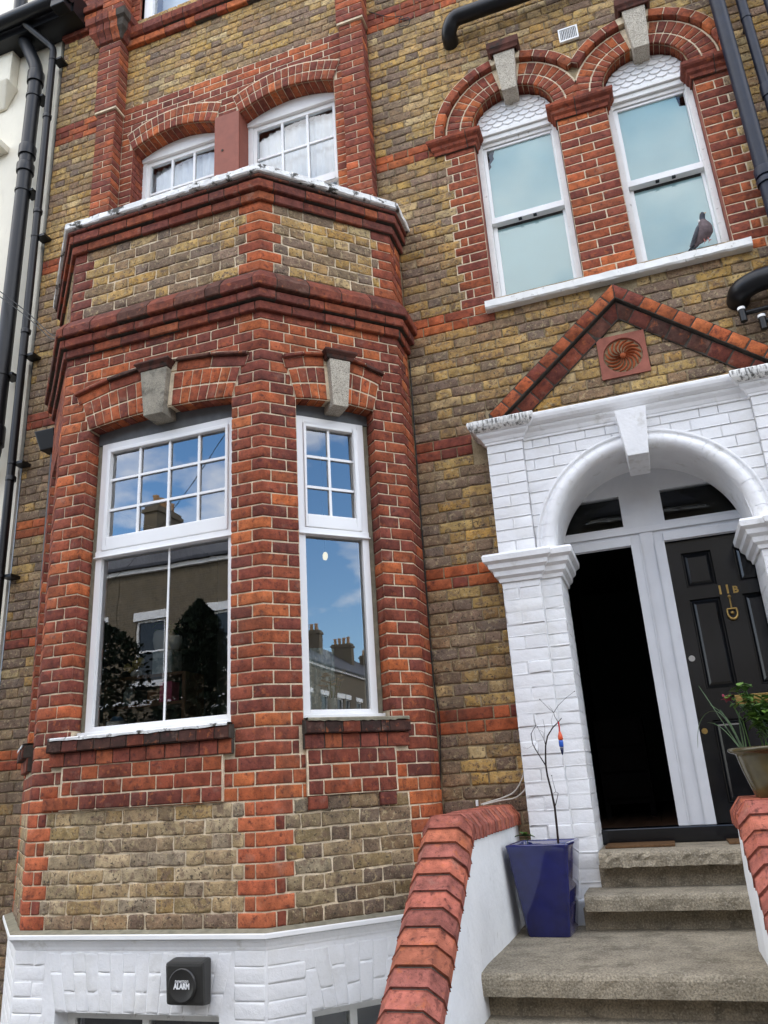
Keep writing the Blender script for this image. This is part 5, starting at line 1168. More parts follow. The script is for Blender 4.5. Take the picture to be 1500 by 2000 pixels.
# ================================================================== FLANK WALLS with brick-on-edge coping
def flank(name, x0, x1, yback, yk, yend, label, hw_render):
    zt = .487; sl = R(37.8); root = empty(name, ((x0+x1)/2, (yback+yend)/2, GZ), label, 'wall')
    m = MB(); zb = zt-.085; i0, i1 = x0+.02, x1-.02; ze = zb-(yk-yend)*math.tan(sl)
    n = 20
    for f in (i0, i1):
        pass
    L_ = [(yback, zb), (yk, zb), (yend, ze)]
    # right and left faces, slightly battered and wavy like hand-laid render
    def face(xf, sgn):
        ny, nz = 24, 12; V = []
        for i in range(ny+1):
            y = yback+(yend-yback)*i/ny; top = zb if y > yk else zb-(yk-y)*math.tan(sl)
            for j in range(nz+1):
                t = j/nz; z = top+(GZ-top)*t; V.append((xf+sgn*(.028*t+.004*math.sin(y*7+z*5)+random.uniform(-.002, .002)), y, z))
        m.add(V, [(i*(nz+1)+j, i*(nz+1)+j+1, (i+1)*(nz+1)+j+1, (i+1)*(nz+1)+j) for i in range(ny) for j in range(nz)], 0, True)
    face(i1, 1); face(i0, -1)
    m.add([(i0, yback, GZ), (i1, yback, GZ), (i1, yback, zb), (i0, yback, zb)], [(0, 1, 2, 3)]); m.add([(i0-.02, yend, GZ), (i1+.02, yend, GZ), (i1, yend, ze), (i0, yend, ze)], [(0, 1, 2, 3)])
    m.add([(i0, yback, zb), (i1, yback, zb), (i1, yk, zb), (i0, yk, zb)], [(0, 1, 2, 3)]); m.add([(i0, yk, zb), (i1, yk, zb), (i1, yend, ze), (i0, yend, ze)], [(0, 1, 2, 3)])
    m.build('render', 'render_white', root, recalc=False)
    cx, h = (x0+x1)/2, (x1-x0)/2; b = .044
    sec = [(-h, -.105), (-h, -.056), (-h+b, 0), (h-b, 0), (h, -.056), (h, -.105)]
    def place(t0, t1, sloped, inset=0.0):
        V = []
        for t in (t0, t1):
            for dx, hh in sec:
                dx *= (1-inset/h) if inset else 1; hh2 = hh-inset if hh > -.1 else hh
                if sloped:
                    y = yk-t*math.cos(sl)-hh2*0*1; z = zt-t*math.sin(sl)
                    y += -hh2*0; V.append((cx+dx, y-(-hh2)*(-math.sin(sl)), z+hh2*math.cos(sl)) if True else 0)
                else: V.append((cx+dx, yback-t, zt+hh2))
        return V
    faces = [(k, k+1, 7+k, 6+k) for k in range(5)]+[(0, 1, 2, 3, 4, 5), (11, 10, 9, 8, 7, 6), (5, 0, 6, 11)]
    cm = MB(); cm.add(place(.002, yback-yk-.002, False, .0065), faces); cm.add(place(.004, (yk-yend)/math.cos(sl), True, .0065), faces); cm.build('coping_bed', 'mortar_dark', root)
    def one(t0, t1, sloped):
        mm_ = MB(); V = place(t0, t1, sloped); j = random.uniform(-.003, .003); k = random.uniform(-.002, .002)
        mm_.add([(x+j, y, z+k) for x, y, z in V], faces)
        me = mm_.mesh('brick', 'red_brick'); bm = bmesh.new(); bm.from_mesh(me); bmesh.ops.bevel(bm, geom=[e for e in bm.edges], offset=.0032, segments=2, profile=.6, affect='EDGES', clamp_overlap=True); bmesh.ops.recalc_face_normals(bm, faces=bm.faces); bm.to_mesh(me); bm.free()
        for p in me.polygons: p.use_smooth = False
        ca = me.color_attributes.new('col', 'FLOAT_COLOR', 'POINT'); ca.data.foreach_set('color', np.ones(4*len(me.vertices), np.float32))
        o = bpy.data.objects.new('brick', me); COL.objects.link(o); o.color = (*pick('copingred'), 1); adopt(o, root)
    n = int((yback-yk)/.070); pt = (yback-yk)/n
    for i in range(n): one(i*pt+.003, (i+1)*pt-.003, False)
    ls = (yk-yend)/math.cos(sl); n = int(ls/.0857)
    for i in range(n): one(i*.0857+(.004 if i else .0), (i+1)*.0857-.0085, True)
    return root
flank('flank_wall', .922, 1.145, -.004, -1.205, -2.9, 'white rendered sloping step wall with red brick coping next to the blue pot', 0)
flank('flank_wall', 2.225, 2.60, -.80, -1.22, -2.9, 'white rendered step wall with red brick coping under the olive plant pot', 0)
# doormats
for x0, x1, lb in ((1.60, 1.965, 'brown coir doormat at the open left doorway'), (2.235, 2.62, 'brown coir doormat before the black panelled door')):
    m = MB(); m.box(x0, x1, -.02, .205, .2335, .246); o = m.build('doormat', 'mat_coir', None, bevel=.004); tag(o, lb, 'doormat', 'doormats on the top step')
# ================================================================== ALARM BOX
F_ = -.933-.0285
ab = empty('alarm_box', (-.39, F_, -.22), 'dark grey burglar alarm box with white lettering on white plinth wall', 'alarm')
m = MB(); ax0, ax1, az0, az1, yf = -.495, -.283, -.322, -.112, -1.05
m.hexa([(ax0, F_, az0), (ax1, F_, az0), (ax1, yf+.018, az0+.01), (ax0, yf+.018, az0+.01), (ax0, F_, az1), (ax1, F_, az1), (ax1, yf, az1-.014), (ax0, yf, az1-.014)])
m.build('casing', 'alarm_plastic', ab, bevel=.016)
cx, cz = (ax0+ax1)/2-.006, (az0+az1)/2-.006; rd = .070
def ringpts(r, y, n=40): return [(cx+r*math.cos(2*math.pi*i/n), y, cz+r*math.sin(2*math.pi*i/n)) for i in range(n)]
m = MB(); n = 40; rings = [(rd+.006, -1.040), (rd+.003, -1.0560), (rd-.002, -1.0560), (rd-.008, -1.0525), (.001, -1.0525)]
V = [p for r, y in rings for p in ringpts(r, y)]; m.add(V, [(i*n+k, i*n+(k+1) % n, (i+1)*n+(k+1) % n, (i+1)*n+k) for i in range(len(rings)-1) for k in range(n)], 0, True); disc = m.build('disc', 'alarm_disc', ab)
text('ALARM', (cx, -1.0535, cz-.004), .034, (math.pi/2, 0, 0), 'letter_white', disc, .0006, 'lettering', .0016, .80)
text('newman', (cx, -1.0535, cz+.019), .026, (math.pi/2, 0, 0), 'letter_white', disc, .0006, 'lettering', .0, .86)
# ================================================================== BLUE POT, BARE LITTLE TREE, ORNAMENT, WEED
LZ = -.1195
pot = empty('square_planter', (1.315, -.37, LZ), 'tall tapered square planter glazed deep blue at foot of white pier', 'planter')
def sq(cx, cy, h, z, rot=R(-5), rad=.022):
    pts = []
    for qx, qy in ((1, 1), (-1, 1), (-1, -1), (1, -1)):
        for t in range(5):
            a = math.atan2(qy, qx)-math.pi/4+math.pi/2*t/4
            pts.append((qx*(h-rad)+rad*math.cos(a), qy*(h-rad)+rad*math.sin(a)))
    return [(cx+x*math.cos(rot)-y*math.sin(rot), cy+x*math.sin(rot)+y*math.cos(rot), z) for x, y in pts]
m = MB(); pcx, pcy = 1.318, -.372
lv = [(.104, LZ), (.108, LZ+.008), (.159, .285), (.162, .296), (.162, .303), (.158, .308), (.148, .308), (.143, .300), (.138, .255)]
V = [p for h, z in lv for p in sq(pcx, pcy, h, z)]; n = 20
m.add(V, [(i*n+k, i*n+(k+1) % n, (i+1)*n+(k+1) % n, (i+1)*n+k) for i in range(len(lv)-1) for k in range(n)], 0, True); m.add(V[:n], [tuple(range(n))]); m.build('pot', 'blue_glaze', pot)
m = MB(); m.add(sq(pcx, pcy, .139, .268), [tuple(range(20))]); m.build('soil', 'soil', pot)
tree = empty('sapling', (1.397, -.39, .27), 'bare thin dark sapling planted in the blue planter', 'sapling')
ty = -.39
def T(x, z, dy=0.0): return (x, ty+dy, z)
m = MB(); m.tube([T(1.398, .262), T(1.402, .36), T(1.404, .472), T(1.396, .56), T(1.386, .63), T(1.384, .681), T(1.390, .74), T(1.396, .782), T(1.412, .83), T(1.445, .872), T(1.475, .895), T(1.499, .918)], [.0062, .0058, .0056, .0050, .0047, .0046, .0042, .0040, .0036, .0032, .0028, .0018], 8)
m.build('trunk', 'bark', tree)
br_ = [([T(1.384, .681), T(1.36, .725, .01), T(1.336, .77, .02), T(1.324, .80, .02), T(1.322, .85, .025), T(1.338, .875, .03), T(1.353, .892, .03)], .0034),
       ([T(1.404, .472), T(1.418, .50, -.01), T(1.433, .54, -.015)], .003), ([T(1.433, .54, -.015), T(1.422, .548, -.02), T(1.414, .60, -.02), T(1.411, .629, -.02)], .0013), ([T(1.422, .548, -.02), T(1.395, .535, -.01), T(1.365, .53, 0)], .001),
       ([T(1.478, .897), T(1.462, .93, .01), T(1.459, .95, .01), T(1.435, .975, .015), T(1.392, 1.027, .02)], .0018), ([T(1.459, .95, .01), T(1.49, .985, 0), T(1.53, 1.015, -.01), T(1.586, 1.049, -.015)], .0016),
       ([T(1.396, .782), T(1.388, .82, .01), T(1.372, .855, .02), T(1.36, .885, .02)], .0016), ([T(1.396, .782), T(1.398, .83, -.015), T(1.406, .87, -.02), T(1.402, .92, -.025)], .0014), ([T(1.388, .82, .01), T(1.392, .85, .0), T(1.372, .868, .01)], .001),
       ([T(1.330, .78, .02), T(1.345, .80, .02), T(1.34, .865, .03)], .001), ([T(1.353, .892, .03), T(1.348, .925, .03)], .0009), ([T(1.445, .872), T(1.44, .91, .015), T(1.455, .945, .02)], .0011), ([T(1.326, .79, .02), T(1.30, .775, .0), T(1.275, .78, -.01)], .0009), ([T(1.459, .95, .01), T(1.452, .97, -.01), T(1.44, .99, -.02)], .0009)]
for pts, r in br_: MB().tube(pts, [r*(1-.5*i/(len(pts)-1)) for i in range(len(pts))], 6).build('branch', 'bark', tree)
m = MB()
for x, z, dy in ((1.392, 1.027, .02), (1.353, .892, .03), (1.36, .885, .02), (1.586, 1.049, -.015), (1.411, .629, -.02), (1.322, .85, .025)): m.ball((x, ty+dy, z), .0032, 5)
m.build('bud', 'bark', tree)['kind'] = 'stuff'
orn = empty('beaded_ornament', (1.479, ty, .90), 'orange and blue beaded ornament hanging from the bare sapling', 'ornament')
m = MB(); m.tube([(1.479, ty, .899), (1.480, ty-.001, .872), (1.478, ty, .846)], .0042, 6); m.build('cord', 'cord_red', orn)
def lath(cx, cy, zt, prof, matn, name): m = MB(); m.lathe((cx, cy, zt), prof, 14); m.build(name, matn, orn)
lath(1.479, ty, .815, [(0, .034), (.006, .032), (.009, .022), (.0125, .010), (.0135, -.004), (.011, -.010), (0, -.011)], 'bead_orange', 'bead')
lath(1.479, ty, .785, [(0, .0195), (.011, .019), (.0125, .008), (.0125, -.006), (.0105, -.016), (0, -.017)], 'bead_blue', 'bead')
lath(1.479, ty, .745, [(0, .0225), (.0098, .022), (.008, .004), (.004, -.012), (0, -.018)], 'bead_navy', 'bead')
def leaf_mesh(m, base, dirv, L_, wd, curl=.3, up=Vector((0, 0, 1)), mi=0):
    d = Vector(dirv).normalized(); s = d.cross(up); s = s.normalized() if s.length > 1e-4 else Vector((1, 0, 0)); n_ = s.cross(d); b = Vector(base); V = []
    for t, w_ in ((0, .06), (.3, .8), (.6, 1), (.85, .6), (1, .03)):
        c = b+d*L_*t-n_*(-1)*0-up*curl*L_*t*t
        V += [c-s*wd*w_*.5+n_*wd*.12, c-n_*wd*.05, c+s*wd*w_*.5+n_*wd*.12]
    m.add(V, [(i*3+k, i*3+k+1, i*3+k+4, i*3+k+3) for i in range(4) for k in range(2)], mi, True)
weed = empty('weed', (1.225, -.30, .27), 'small green weed sprouting at the left corner of the blue planter', 'weed')
m = MB(); m.tube([(1.235, -.30, .262), (1.228, -.31, .31), (1.222, -.318, .337)], .002, 5); m.build('stem', 'leaf', weed)
for i, (dx, dy, dz, l) in enumerate(((-.9, -.2, .3, .055), (.5, -.5, .35, .05), (-.2, -.8, .5, .05), (.9, -.1, .2, .045), (-.6, .3, .7, .05), (.1, -.6, .9, .04))):
    m = MB(); leaf_mesh(m, (1.222+dx*.006, -.318, .335), (dx, dy, dz), l, l*.62, .35); m.build('leaf', 'leaf_light' if i % 2 else 'leaf', weed, recalc=False)
# ================================================================== OLIVE POT AND ITS PLANTS
ox, oy, oz = 2.452, -1.02, .487
op = empty('bowl_planter', (ox, oy, oz), 'olive brown glazed bowl planter on the right step wall', 'planter')
m = MB(); m.lathe((ox, oy, oz), [(0, 0), (.120, .0), (.128, .006), (.142, .05), (.160, .11), (.172, .165), (.176, .178), (.196, .184), (.203, .190), (.203, .198), (.196, .203), (.178, .203), (.170, .196), (.166, .17)], 48); m.build('pot', 'olive_glaze', op)
m = MB(); m.lathe((ox, oy, oz+.178), [(0, .008), (.09, .006), (.168, 0)], 24); m.build('soil', 'soil', op)
sp = empty('strap_leaf_plant', (2.312, oy, .665), 'arching strap leaved plant at left of the olive bowl planter', 'plant')
bx_, bz_ = 2.312, .668
for i, pts in enumerate(([(0, 0), (-.045, .10), (-.085, .20), (-.128, .30)], [(0, 0), (-.03, .12), (-.065, .19), (-.12, .185), (-.163, .13), (-.178, .035)], [(.005, 0), (.003, .09), (.010, .17), (.03, .19), (.09, .165)], [(0, 0), (-.02, .10), (-.05, .17), (-.10, .21)], [(.01, 0), (-.02, .08), (-.045, .16), (-.06, .19)], [(.01, 0), (.02, .10), (.00, .18)], [(.0, 0), (-.05, .09), (-.09, .13), (-.125, .135)])):
    m = MB(); V = []; n = len(pts); dy = random.uniform(-.05, .05)
    for j, (a, b) in enumerate(pts):
        t = j/(n-1); wd = .0085*(1-.85*t)+.001; y = oy+dy*t; V += [(bx_+a-wd*.4, y-wd*.8, bz_+b), (bx_+a, y, bz_+b-.002), (bx_+a+wd*.4, y+wd*.8, bz_+b)]
    m.add(V, [(j*3+k, j*3+k+1, j*3+k+4, j*3+k+3) for j in range(n-1) for k in range(2)], 0, True)
    o = m.build('leaf', 'strap_leaf', sp, recalc=False); md = o.modifiers.new('smooth', 'SUBSURF'); md.levels = 2; md.render_levels = 2
fl = empty('pink_flower', (2.30, -1.0, .67), 'small pink flower head leaning over the olive bowl planter', 'flower')
m = MB(); m.tube([(2.345, -1.0, .67), (2.335, -1.0, .80), (2.30, -1.0, .89)], .002, 6); m.build('stem', 'leaf', fl)
m = MB()
for i in range(34):
    a = random.uniform(0, 6.28); e_ = random.uniform(-.4, 1.5); leaf_mesh(m, (2.292+random.uniform(-.016, .016), -1.0+random.uniform(-.015, .015), .898+random.uniform(-.012, .012)), (math.cos(a)*math.cos(e_), math.sin(a)*math.cos(e_), math.sin(e_)), random.uniform(.012, .022), .010, .2)
o = m.build('petals', 'flower_pink', fl, recalc=False)
sh = empty('leafy_shrub', (2.47, -1.0, .67), 'bushy green shrub filling the olive bowl planter', 'shrub')
m = MB()
stems = []
for i in range(13):
    a = random.uniform(0, 6.28); r = random.uniform(.02, .13); h = random.uniform(.16, .32)
    p = [Vector((2.45+random.uniform(-.06, .08), -1.01+random.uniform(-.06, .06), .665)), None, None]; p[2] = p[0]+Vector((math.cos(a)*r*1.4, math.sin(a)*r, h)); p[1] = (p[0]+p[2])/2+Vector((random.uniform(-.02, .02), random.uniform(-.02, .02), .03)); stems.append(p); m.tube(p, [.003, .0025, .0012], 5)
m.build('stem', 'leaf', sh)['kind'] = 'stuff'
LV = []
for p in stems:
    for j in range(20):
        t = random.uniform(.25, 1.0); b = p[0]*(1-t)*(1-t)+p[1]*2*t*(1-t)+p[2]*t*t; a = random.uniform(0, 6.28); e_ = random.uniform(-.2, .9)
        LV.append((b, (math.cos(a)*math.cos(e_), math.sin(a)*math.cos(e_), math.sin(e_)), random.uniform(.030, .058)))
protos = []
for k in range(4):
    m = MB(); leaf_mesh(m, (0, 0, 0), (1, 0, 0), 1.0, .62+.06*k, .15+.12*k); me = m.mesh('leaf', 'leaf_light' if k % 2 else 'leaf'); protos.append(me)
for b, d, l in LV:
    o = bpy.data.objects.new('leaf', random.choice(protos)); COL.objects.link(o); adopt(o, sh); o.location = b; o.rotation_euler = Vector(d).to_track_quat('X', 'Z').to_euler(); o.scale = (l, l, l)
# ================================================================== PIPES, VENT, CABLES
def pipe(name, label, cat, pts, r, matn, collars=(), clips=(), group=None, n=14):
    # bends are rounded
    P = [Vector(p) for p in pts]; out = [P[0]]
    for a, b, c in zip(P, P[1:], P[2:]):
        k = min(r*1.6, (a-b).length*.45, (c-b).length*.45); u, v = (a-b).normalized(), (c-b).normalized()
        for t in (0, .25, .5, .75, 1): out.append((b+u*k)*(1-t)**2+b*2*t*(1-t)+(b+v*k)*t*t)
    out.append(P[-1]); root = empty(name, tuple(P[-1]), label, cat, group)
    MB().tube(out, r, n).build('pipe', matn, root)
    for c, h in collars:
        c = Vector(c[:3]); MB().tube([c+Vector((0, 0, h)), c+Vector((0, 0, h*.8)), c+Vector((0, 0, -h))], [r*1.16, r*1.24, r*1.22], n).build('collar', matn, root)
    for c, side in clips:
        c = Vector(c); m = MB(); m.tube([c+Vector((0, 0, .012)), c-Vector((0, 0, .012))], r*1.12, n); m.box(c.x-.012 if side == 0 else min(c.x, c.x+side), c.x+.012 if side == 0 else max(c.x, c.x+side), c.y, .0, c.z-.012, c.z+.012); m.build('clip', matn, root)
    return root
pipe('soil_pipe', 'thick navy painted iron soil pipe right of the stair windows', 'pipe', [(3.197, -.13, 9.5), (3.197, -.13, 2.9)], .049, 'navy_iron', collars=[((3.197, -.13, 4.20), .035), ((3.197, -.13, 4.13), .02), ((3.197, -.13, 6.9), .035)], clips=[((3.197, -.13, 5.9), 0)])
pipe('waste_pipe', 'thinner navy iron waste pipe beside the thick soil pipe', 'pipe', [(3.345, -.12, 9.5), (3.345, -.12, 2.9)], .033, 'navy_iron', collars=[((3.345, -.12, 4.84), .05)], clips=[((3.345, -.12, 5.5), 0)])
pipe('waste_pipe', 'navy iron waste pipe at the top right corner of the photo', 'pipe', [(3.515, -.12, 9.5), (3.515, -.12, 2.9)], .038, 'navy_iron')
pipe('branch_pipe', 'black plastic elbow pipe coming out of brick wall above the stair windows', 'pipe', [(1.275, .02, 6.315), (1.275, -.095, 6.335), (1.335, -.13, 6.425), (3.15, -.13, 6.43)], .062, 'black_plastic', n=20)
pipe('branch_pipe', 'black plastic elbow pipe low beside the porch gable', 'pipe', [(2.895, .02, 3.40), (2.895, -.105, 3.405), (2.98, -.135, 3.43), (3.19, -.135, 3.455)], .070, 'black_plastic', n=20)
for x, z, lb in ((2.882, 3.245, 'small black overflow pipe with painted lit end, upper one by the gable'), (2.982, 3.165, 'small black overflow pipe with painted lit end, lower one by the gable')):
    r0 = empty('overflow_pipe', (x, -.1, z), lb, 'pipe', 'overflow pipes beside the gable')
    m = MB(); m.tube([(x, -.10, z-.05), (x, -.10, z+.042)], .021, 14); m.tube([(x+.02, -.10, z+.005), (3.30, -.10, z+.022)], .016, 12); m.tube([(3.30, -.10, z+.022), (3.30, .01, z+.022)], .016, 12); m.build('pipe', 'black_plastic', r0)
    m = MB(); m.lathe((x, -.10, z+.042), [(.012, -.004), (.012, .006), (.0225, .006), (.0225, -.012)], 16); m.build('lit_pipe_end', 'white_paint', r0)  # white ring paints the daylight caught on the open end
pipe('downpipe', 'thick black plastic downpipe with a bend at the gutter, left edge', 'pipe', [(-3.215, -.16, 8.9), (-3.215, -.14, 8.40), (-2.925, -.12, 7.74), (-2.925, -.12, 3.45), (-3.0, -.10, 3.35), (-3.5, -.09, 3.05)], .066, 'black_plastic', collars=[((-2.925, -.12, 7.60), .07), ((-2.925, -.12, 6.66), .06), ((-2.925, -.12, 6.45), .05), ((-3.215, -.145, 8.42), .03), ((-2.925, -.12, 3.62), .09)], clips=[((-2.925, -.12, 7.35), .11), ((-2.925, -.12, 6.18), .11), ((-2.925, -.12, 4.2), .11)], n=18)
pipe('downpipe', 'thin black square shouldered downpipe between cream render and yellow brick', 'pipe', [(-3.03, -.26, 8.46), (-3.03, -.26, 8.26), (-2.757, -.10, 7.96), (-2.742, -.10, 6.5), (-2.722, -.10, GZ)], .034, 'black_plastic', collars=[((-2.747, -.10, 7.05), .02), ((-2.737, -.10, 5.9), .02), ((-2.73, -.10, 4.6), .02), ((-2.725, -.10, 3.2), .02)], clips=[((-2.752, -.10, 7.80), .10), ((-2.738, -.10, 5.62), .10), ((-2.731, -.10, 4.36), .10), ((-2.727, -.10, 3.34), .10), ((-2.725, -.10, 2.37), .10)])
hp_ = pipe('downpipe', 'black downpipe with small hopper close beside the left of the bay', 'pipe', [(-2.285, -.11, 3.36), (-2.285, -.11, 3.1), (-2.262, -.10, .02), (-2.262, -.10, GZ)], .036, 'black_plastic', clips=[((-2.275, -.105, 2.2), 0)])
m = MB(); m.hexa([(-2.36, -.20, 3.34), (-2.22, -.20, 3.34), (-2.22, -.02, 3.34), (-2.36, -.02, 3.34), (-2.40, -.24, 3.50), (-2.205, -.24, 3.50), (-2.205, -.02, 3.50), (-2.40, -.02, 3.50)]); m.build('hopper', 'black_plastic', hp_, bevel=.008)
# air vent
vt = empty('air_vent', (2.18, -.01, 6.0), 'small square white air vent grille high between the stair window arches', 'vent')
m = MB(); vx0, vx1, vz0, vz1 = 2.108, 2.254, 5.938, 6.067
m.box(vx0, vx1, -.022, .0, vz0, vz0+.012); m.box(vx0, vx1, -.022, .0, vz1-.012, vz1); m.box(vx0, vx0+.012, -.022, 0, vz0+.0121, vz1-.0121); m.box(vx1-.012, vx1, -.022, 0, vz0+.0121, vz1-.0121); m.build('frame', 'white_paint', vt)
MB().add([(vx0+.01, -.004, vz0+.01), (vx1-.01, -.004, vz0+.01), (vx1-.01, -.004, vz1-.01), (vx0+.01, -.004, vz1-.01)], [(0, 1, 2, 3)]).build('backing', 'black_plastic', vt, recalc=False)
m = MB()
for i in range(9):
    for j in range(8):
        x, z = vx0+.0205+i*.0131, vz0+.020+j*.0127; s = .0036
        a = (i+j) % 2
        m.hexa([(x-s*(.6 if a else 1.25), -.018, z-s*(1.25 if a else .6)), (x+s*(1.25 if a else .6), -.018, z-s*(.6 if a else 1.25)), (x+s*(1.25 if a else .6), -.005, z-s*(.6 if a else 1.25)), (x-s*(.6 if a else 1.25), -.005, z-s*(1.25 if a else .6)),
                (x-s*(1.25 if a else .6), -.018, z+s*(.6 if a else 1.25)), (x+s*(.6 if a else 1.25), -.018, z+s*(1.25 if a else .6)), (x+s*(.6 if a else 1.25), -.005, z+s*(1.25 if a else .6)), (x-s*(1.25 if a else .6), -.005, z+s*(.6 if a else 1.25))])
m.build('grille', 'white_paint', vt)['kind'] = 'stuff'
def cable(name, label, pts, r, matn, group=None):
    P = [Vector(p) for p in pts]; out = []
    for i in range(len(P)-1):
        p0, p1, p2, p3 = P[max(i-1, 0)], P[i], P[i+1], P[min(i+2, len(P)-1)]
        for t in (0, .2, .4, .6, .8): out.append(.5*((2*p1)+(p2-p0)*t+(2*p0-5*p1+4*p2-p3)*t*t+(3*p1-p0-3*p2+p3)*t*t*t))
    out.append(P[-1]); o = MB().tube(out, r, 6).build(name, matn, None); tag(o, label, 'cable', group); return o
cable('cable', 'thin black cable running down the corner where bay meets wall', [(.712, -.006, 3.5), (.708, -.006, 3.0), (.703, -.006, 2.2), (.700, -.006, 1.45), (.706, -.012, 1.2), (.722, -.012, 1.0), (.702, -.012, .72), (.690, -.012, .56), (.700, -.01, .43)], .0042, 'cable_black')
cable('cable', 'cream cable sagging from white pier to the brick coping, upper one', [(1.212, -.02, .70), (1.190, -.03, .625), (1.135, -.03, .555), (1.06, -.035, .525), (.985, -.05, .508), (.94, -.06, .497)], .0045, 'cable_cream', 'cream cables over the step wall')
cable('cable', 'cream cable sagging from white pier to the brick coping, lower one', [(1.214, -.03, .62), (1.20, -.04, .565), (1.14, -.05, .523), (1.06, -.05, .513), (1.0, -.06, .504), (.955, -.08, .495)], .0042, 'cable_cream', 'cream cables over the step wall')
o = MB().box(.90, .914, -.02, -.001, .488, .522).build('cable_clip', 'white_paint', None, bevel=.002); tag(o, 'small white cable clip on the brick just above the step wall', 'cable clip')
for dz, lb in ((0, 'upper of two thin black cables crossing the left downpipes'), (-.055, 'lower of two thin black cables crossing the left downpipes')):
    cable('cable', lb, [(-3.9, -.62, 5.86+dz), (-3.1, -.36, 5.14+dz), (-2.62, -.26, 4.70+dz*.8), (-2.28, -.30, 4.35+dz*.7), (-2.13, -.35, 4.22+dz*.5), (-2.10, -.32, 3.80)], .0045, 'cable_black', 'cables crossing the left downpipes')
rg = [(.905+.048*math.cos(2*math.pi*i/20), -.012-.006*math.sin(i), 6.725+.048*math.sin(2*math.pi*i/20)) for i in range(23)]
cable('cable', 'loose coil of thin dark wire hanging on the wall by the pilaster', [(.60, -.012, 6.99), (.75, -.012, 6.86), (.88, -.012, 6.80), (.86, -.014, 6.775)]+rg, .0035, 'cable_black')
# ================================================================== PIGEON on the stair window sill
pg = empty('pigeon', (2.785, -.03, 3.822), 'grey brown wood pigeon with white neck patch perched on the stair window sill', 'pigeon')
def loft(name, secs, matn, n=16, parent=pg):
    """secs: centre, radius across, radius along the other axis, axis tilt"""
    m = MB(); V = []
    for (c, ra, rb, tdir) in secs:
        c = Vector(c); t = Vector(tdir).normalized(); s = Vector((.94, -.34, 0)); s = (s-t*s.dot(t)).normalized(); f = t.cross(s)
        V += [c+s*ra*math.cos(2*math.pi*k/n)+f*rb*math.sin(2*math.pi*k/n) for k in range(n)]
    q = len(secs); m.add(V, [(i*n+k, i*n+(k+1) % n, (i+1)*n+(k+1) % n, (i+1)*n+k) for i in range(q-1) for k in range(n)], 0, True); m.add(V[:n], [tuple(range(n))]); m.add(V[-n:], [tuple(range(n))])
    return m.build(name, matn, parent)
bx, by = 2.785, -.035
loft('body', [((bx-.105, by+.035, 3.868), .010, .005, (1, -.3, .55)), ((bx-.075, by+.028, 3.885), .022, .014, (1, -.3, .6)), ((bx-.040, by+.016, 3.905), .038, .032, (.8, -.3, .8)), ((bx-.008, by+.004, 3.925), .052, .047, (.5, -.2, 1)), ((bx+.010, by-.004, 3.950), .057, .053, (.25, -.1, 1)), ((bx+.014, by-.007, 3.980), .054, .051, (.1, 0, 1)), ((bx+.012, by-.006, 4.010), .045, .043, (0, 0, 1)), ((bx+.010, by-.004, 4.034), .034, .034, (0, 0, 1)), ((bx+.010, by-.003, 4.050), .026, .027, (0, 0, 1))], 'pigeon_body')
hd = loft('head', [((bx+.010, by-.003, 4.046), .0265, .0275, (0, 0, 1)), ((bx+.011, by-.004, 4.066), .0205, .022, (.05, 0, 1)), ((bx+.014, by-.008, 4.084), .0195, .022, (.2, -.1, 1)), ((bx+.018, by-.012, 4.100), .019, .022, (.2, -.1, 1)), ((bx+.020, by-.013, 4.113), .012, .014, (.2, 0, 1)), ((bx+.020, by-.013, 4.118), .002, .002, (.2, 0, 1))], 'pigeon_head')
m = MB(); m.tube([(bx+.030, by-.024, 4.099), (bx+.038, by-.034, 4.096), (bx+.042, by-.039, 4.090)], [.0055, .0045, .001], 8); m.build('beak', 'beak', hd)
for s in (-1, 1): m = MB(); m.ball((bx+.020+s*.016, by-.020+s*.004, 4.104), .003, 6); m.build('eye', 'eye', hd)
m = MB(); m.ball((bx-.014, by-.016, 4.045), .014, 8, sq=(.75, .75, 1)); m.build('neck_patch', 'pigeon_white', pg)
loft('wing', [((bx-.110, by+.015, 3.864), .004, .010, (.9, -.2, .7)), ((bx-.085, by+.002, 3.892), .011, .024, (.85, -.2, .8)), ((bx-.058, by-.008, 3.930), .015, .036, (.7, -.1, 1)), ((bx-.038, by-.010, 3.968), .016, .036, (.5, 0, 1)), ((bx-.024, by-.008, 4.000), .013, .026, (.4, 0, 1)), ((bx-.014, by-.006, 4.018), .004, .010, (.4, 0, 1))], 'pigeon_grey')
loft('wing', [((bx-.085, by+.060, 3.870), .004, .010, (.9, -.2, .7)), ((bx-.055, by+.055, 3.90), .011, .024, (.85, -.2, .8)), ((bx-.02, by+.046, 3.95), .014, .036, (.6, -.1, 1)), ((bx+.008, by+.038, 4.0), .011, .026, (.4, 0, 1)), ((bx+.012, by+.034, 4.016), .004, .010, (.4, 0, 1))], 'pigeon_grey')
m = MB(); m.hexa([(bx-.135, by+.062, 3.822), (bx-.118, by+.026, 3.822), (bx-.06, by+.012, 3.885), (bx-.07, by+.044, 3.885), (bx-.135, by+.062, 3.859), (bx-.118, by+.026, 3.859), (bx-.06, by+.012, 3.902), (bx-.07, by+.044, 3.902)]); m.build('tail', 'pigeon_dark', pg, bevel=.002)
for dx in (-.012, .018):
    m = MB(); m.tube([(bx+dx, by-.006, 3.905), (bx+dx+.003, by-.016, 3.872), (bx+dx+.004, by-.020, 3.856)], [.006, .0035, .003], 6)
    for a in (-.5, 0, .5, 3.14): m.tube([(bx+dx+.004, by-.020, 3.857), (bx+dx+.004+.020*math.sin(a+.3), by-.020-.020*math.cos(a+.3), 3.8545)], [.0025, .0015], 5)
    m.build('foot', 'pigeon_pink', pg)
pg.scale = (.88, .88, .88); pg.location.z = 3.826
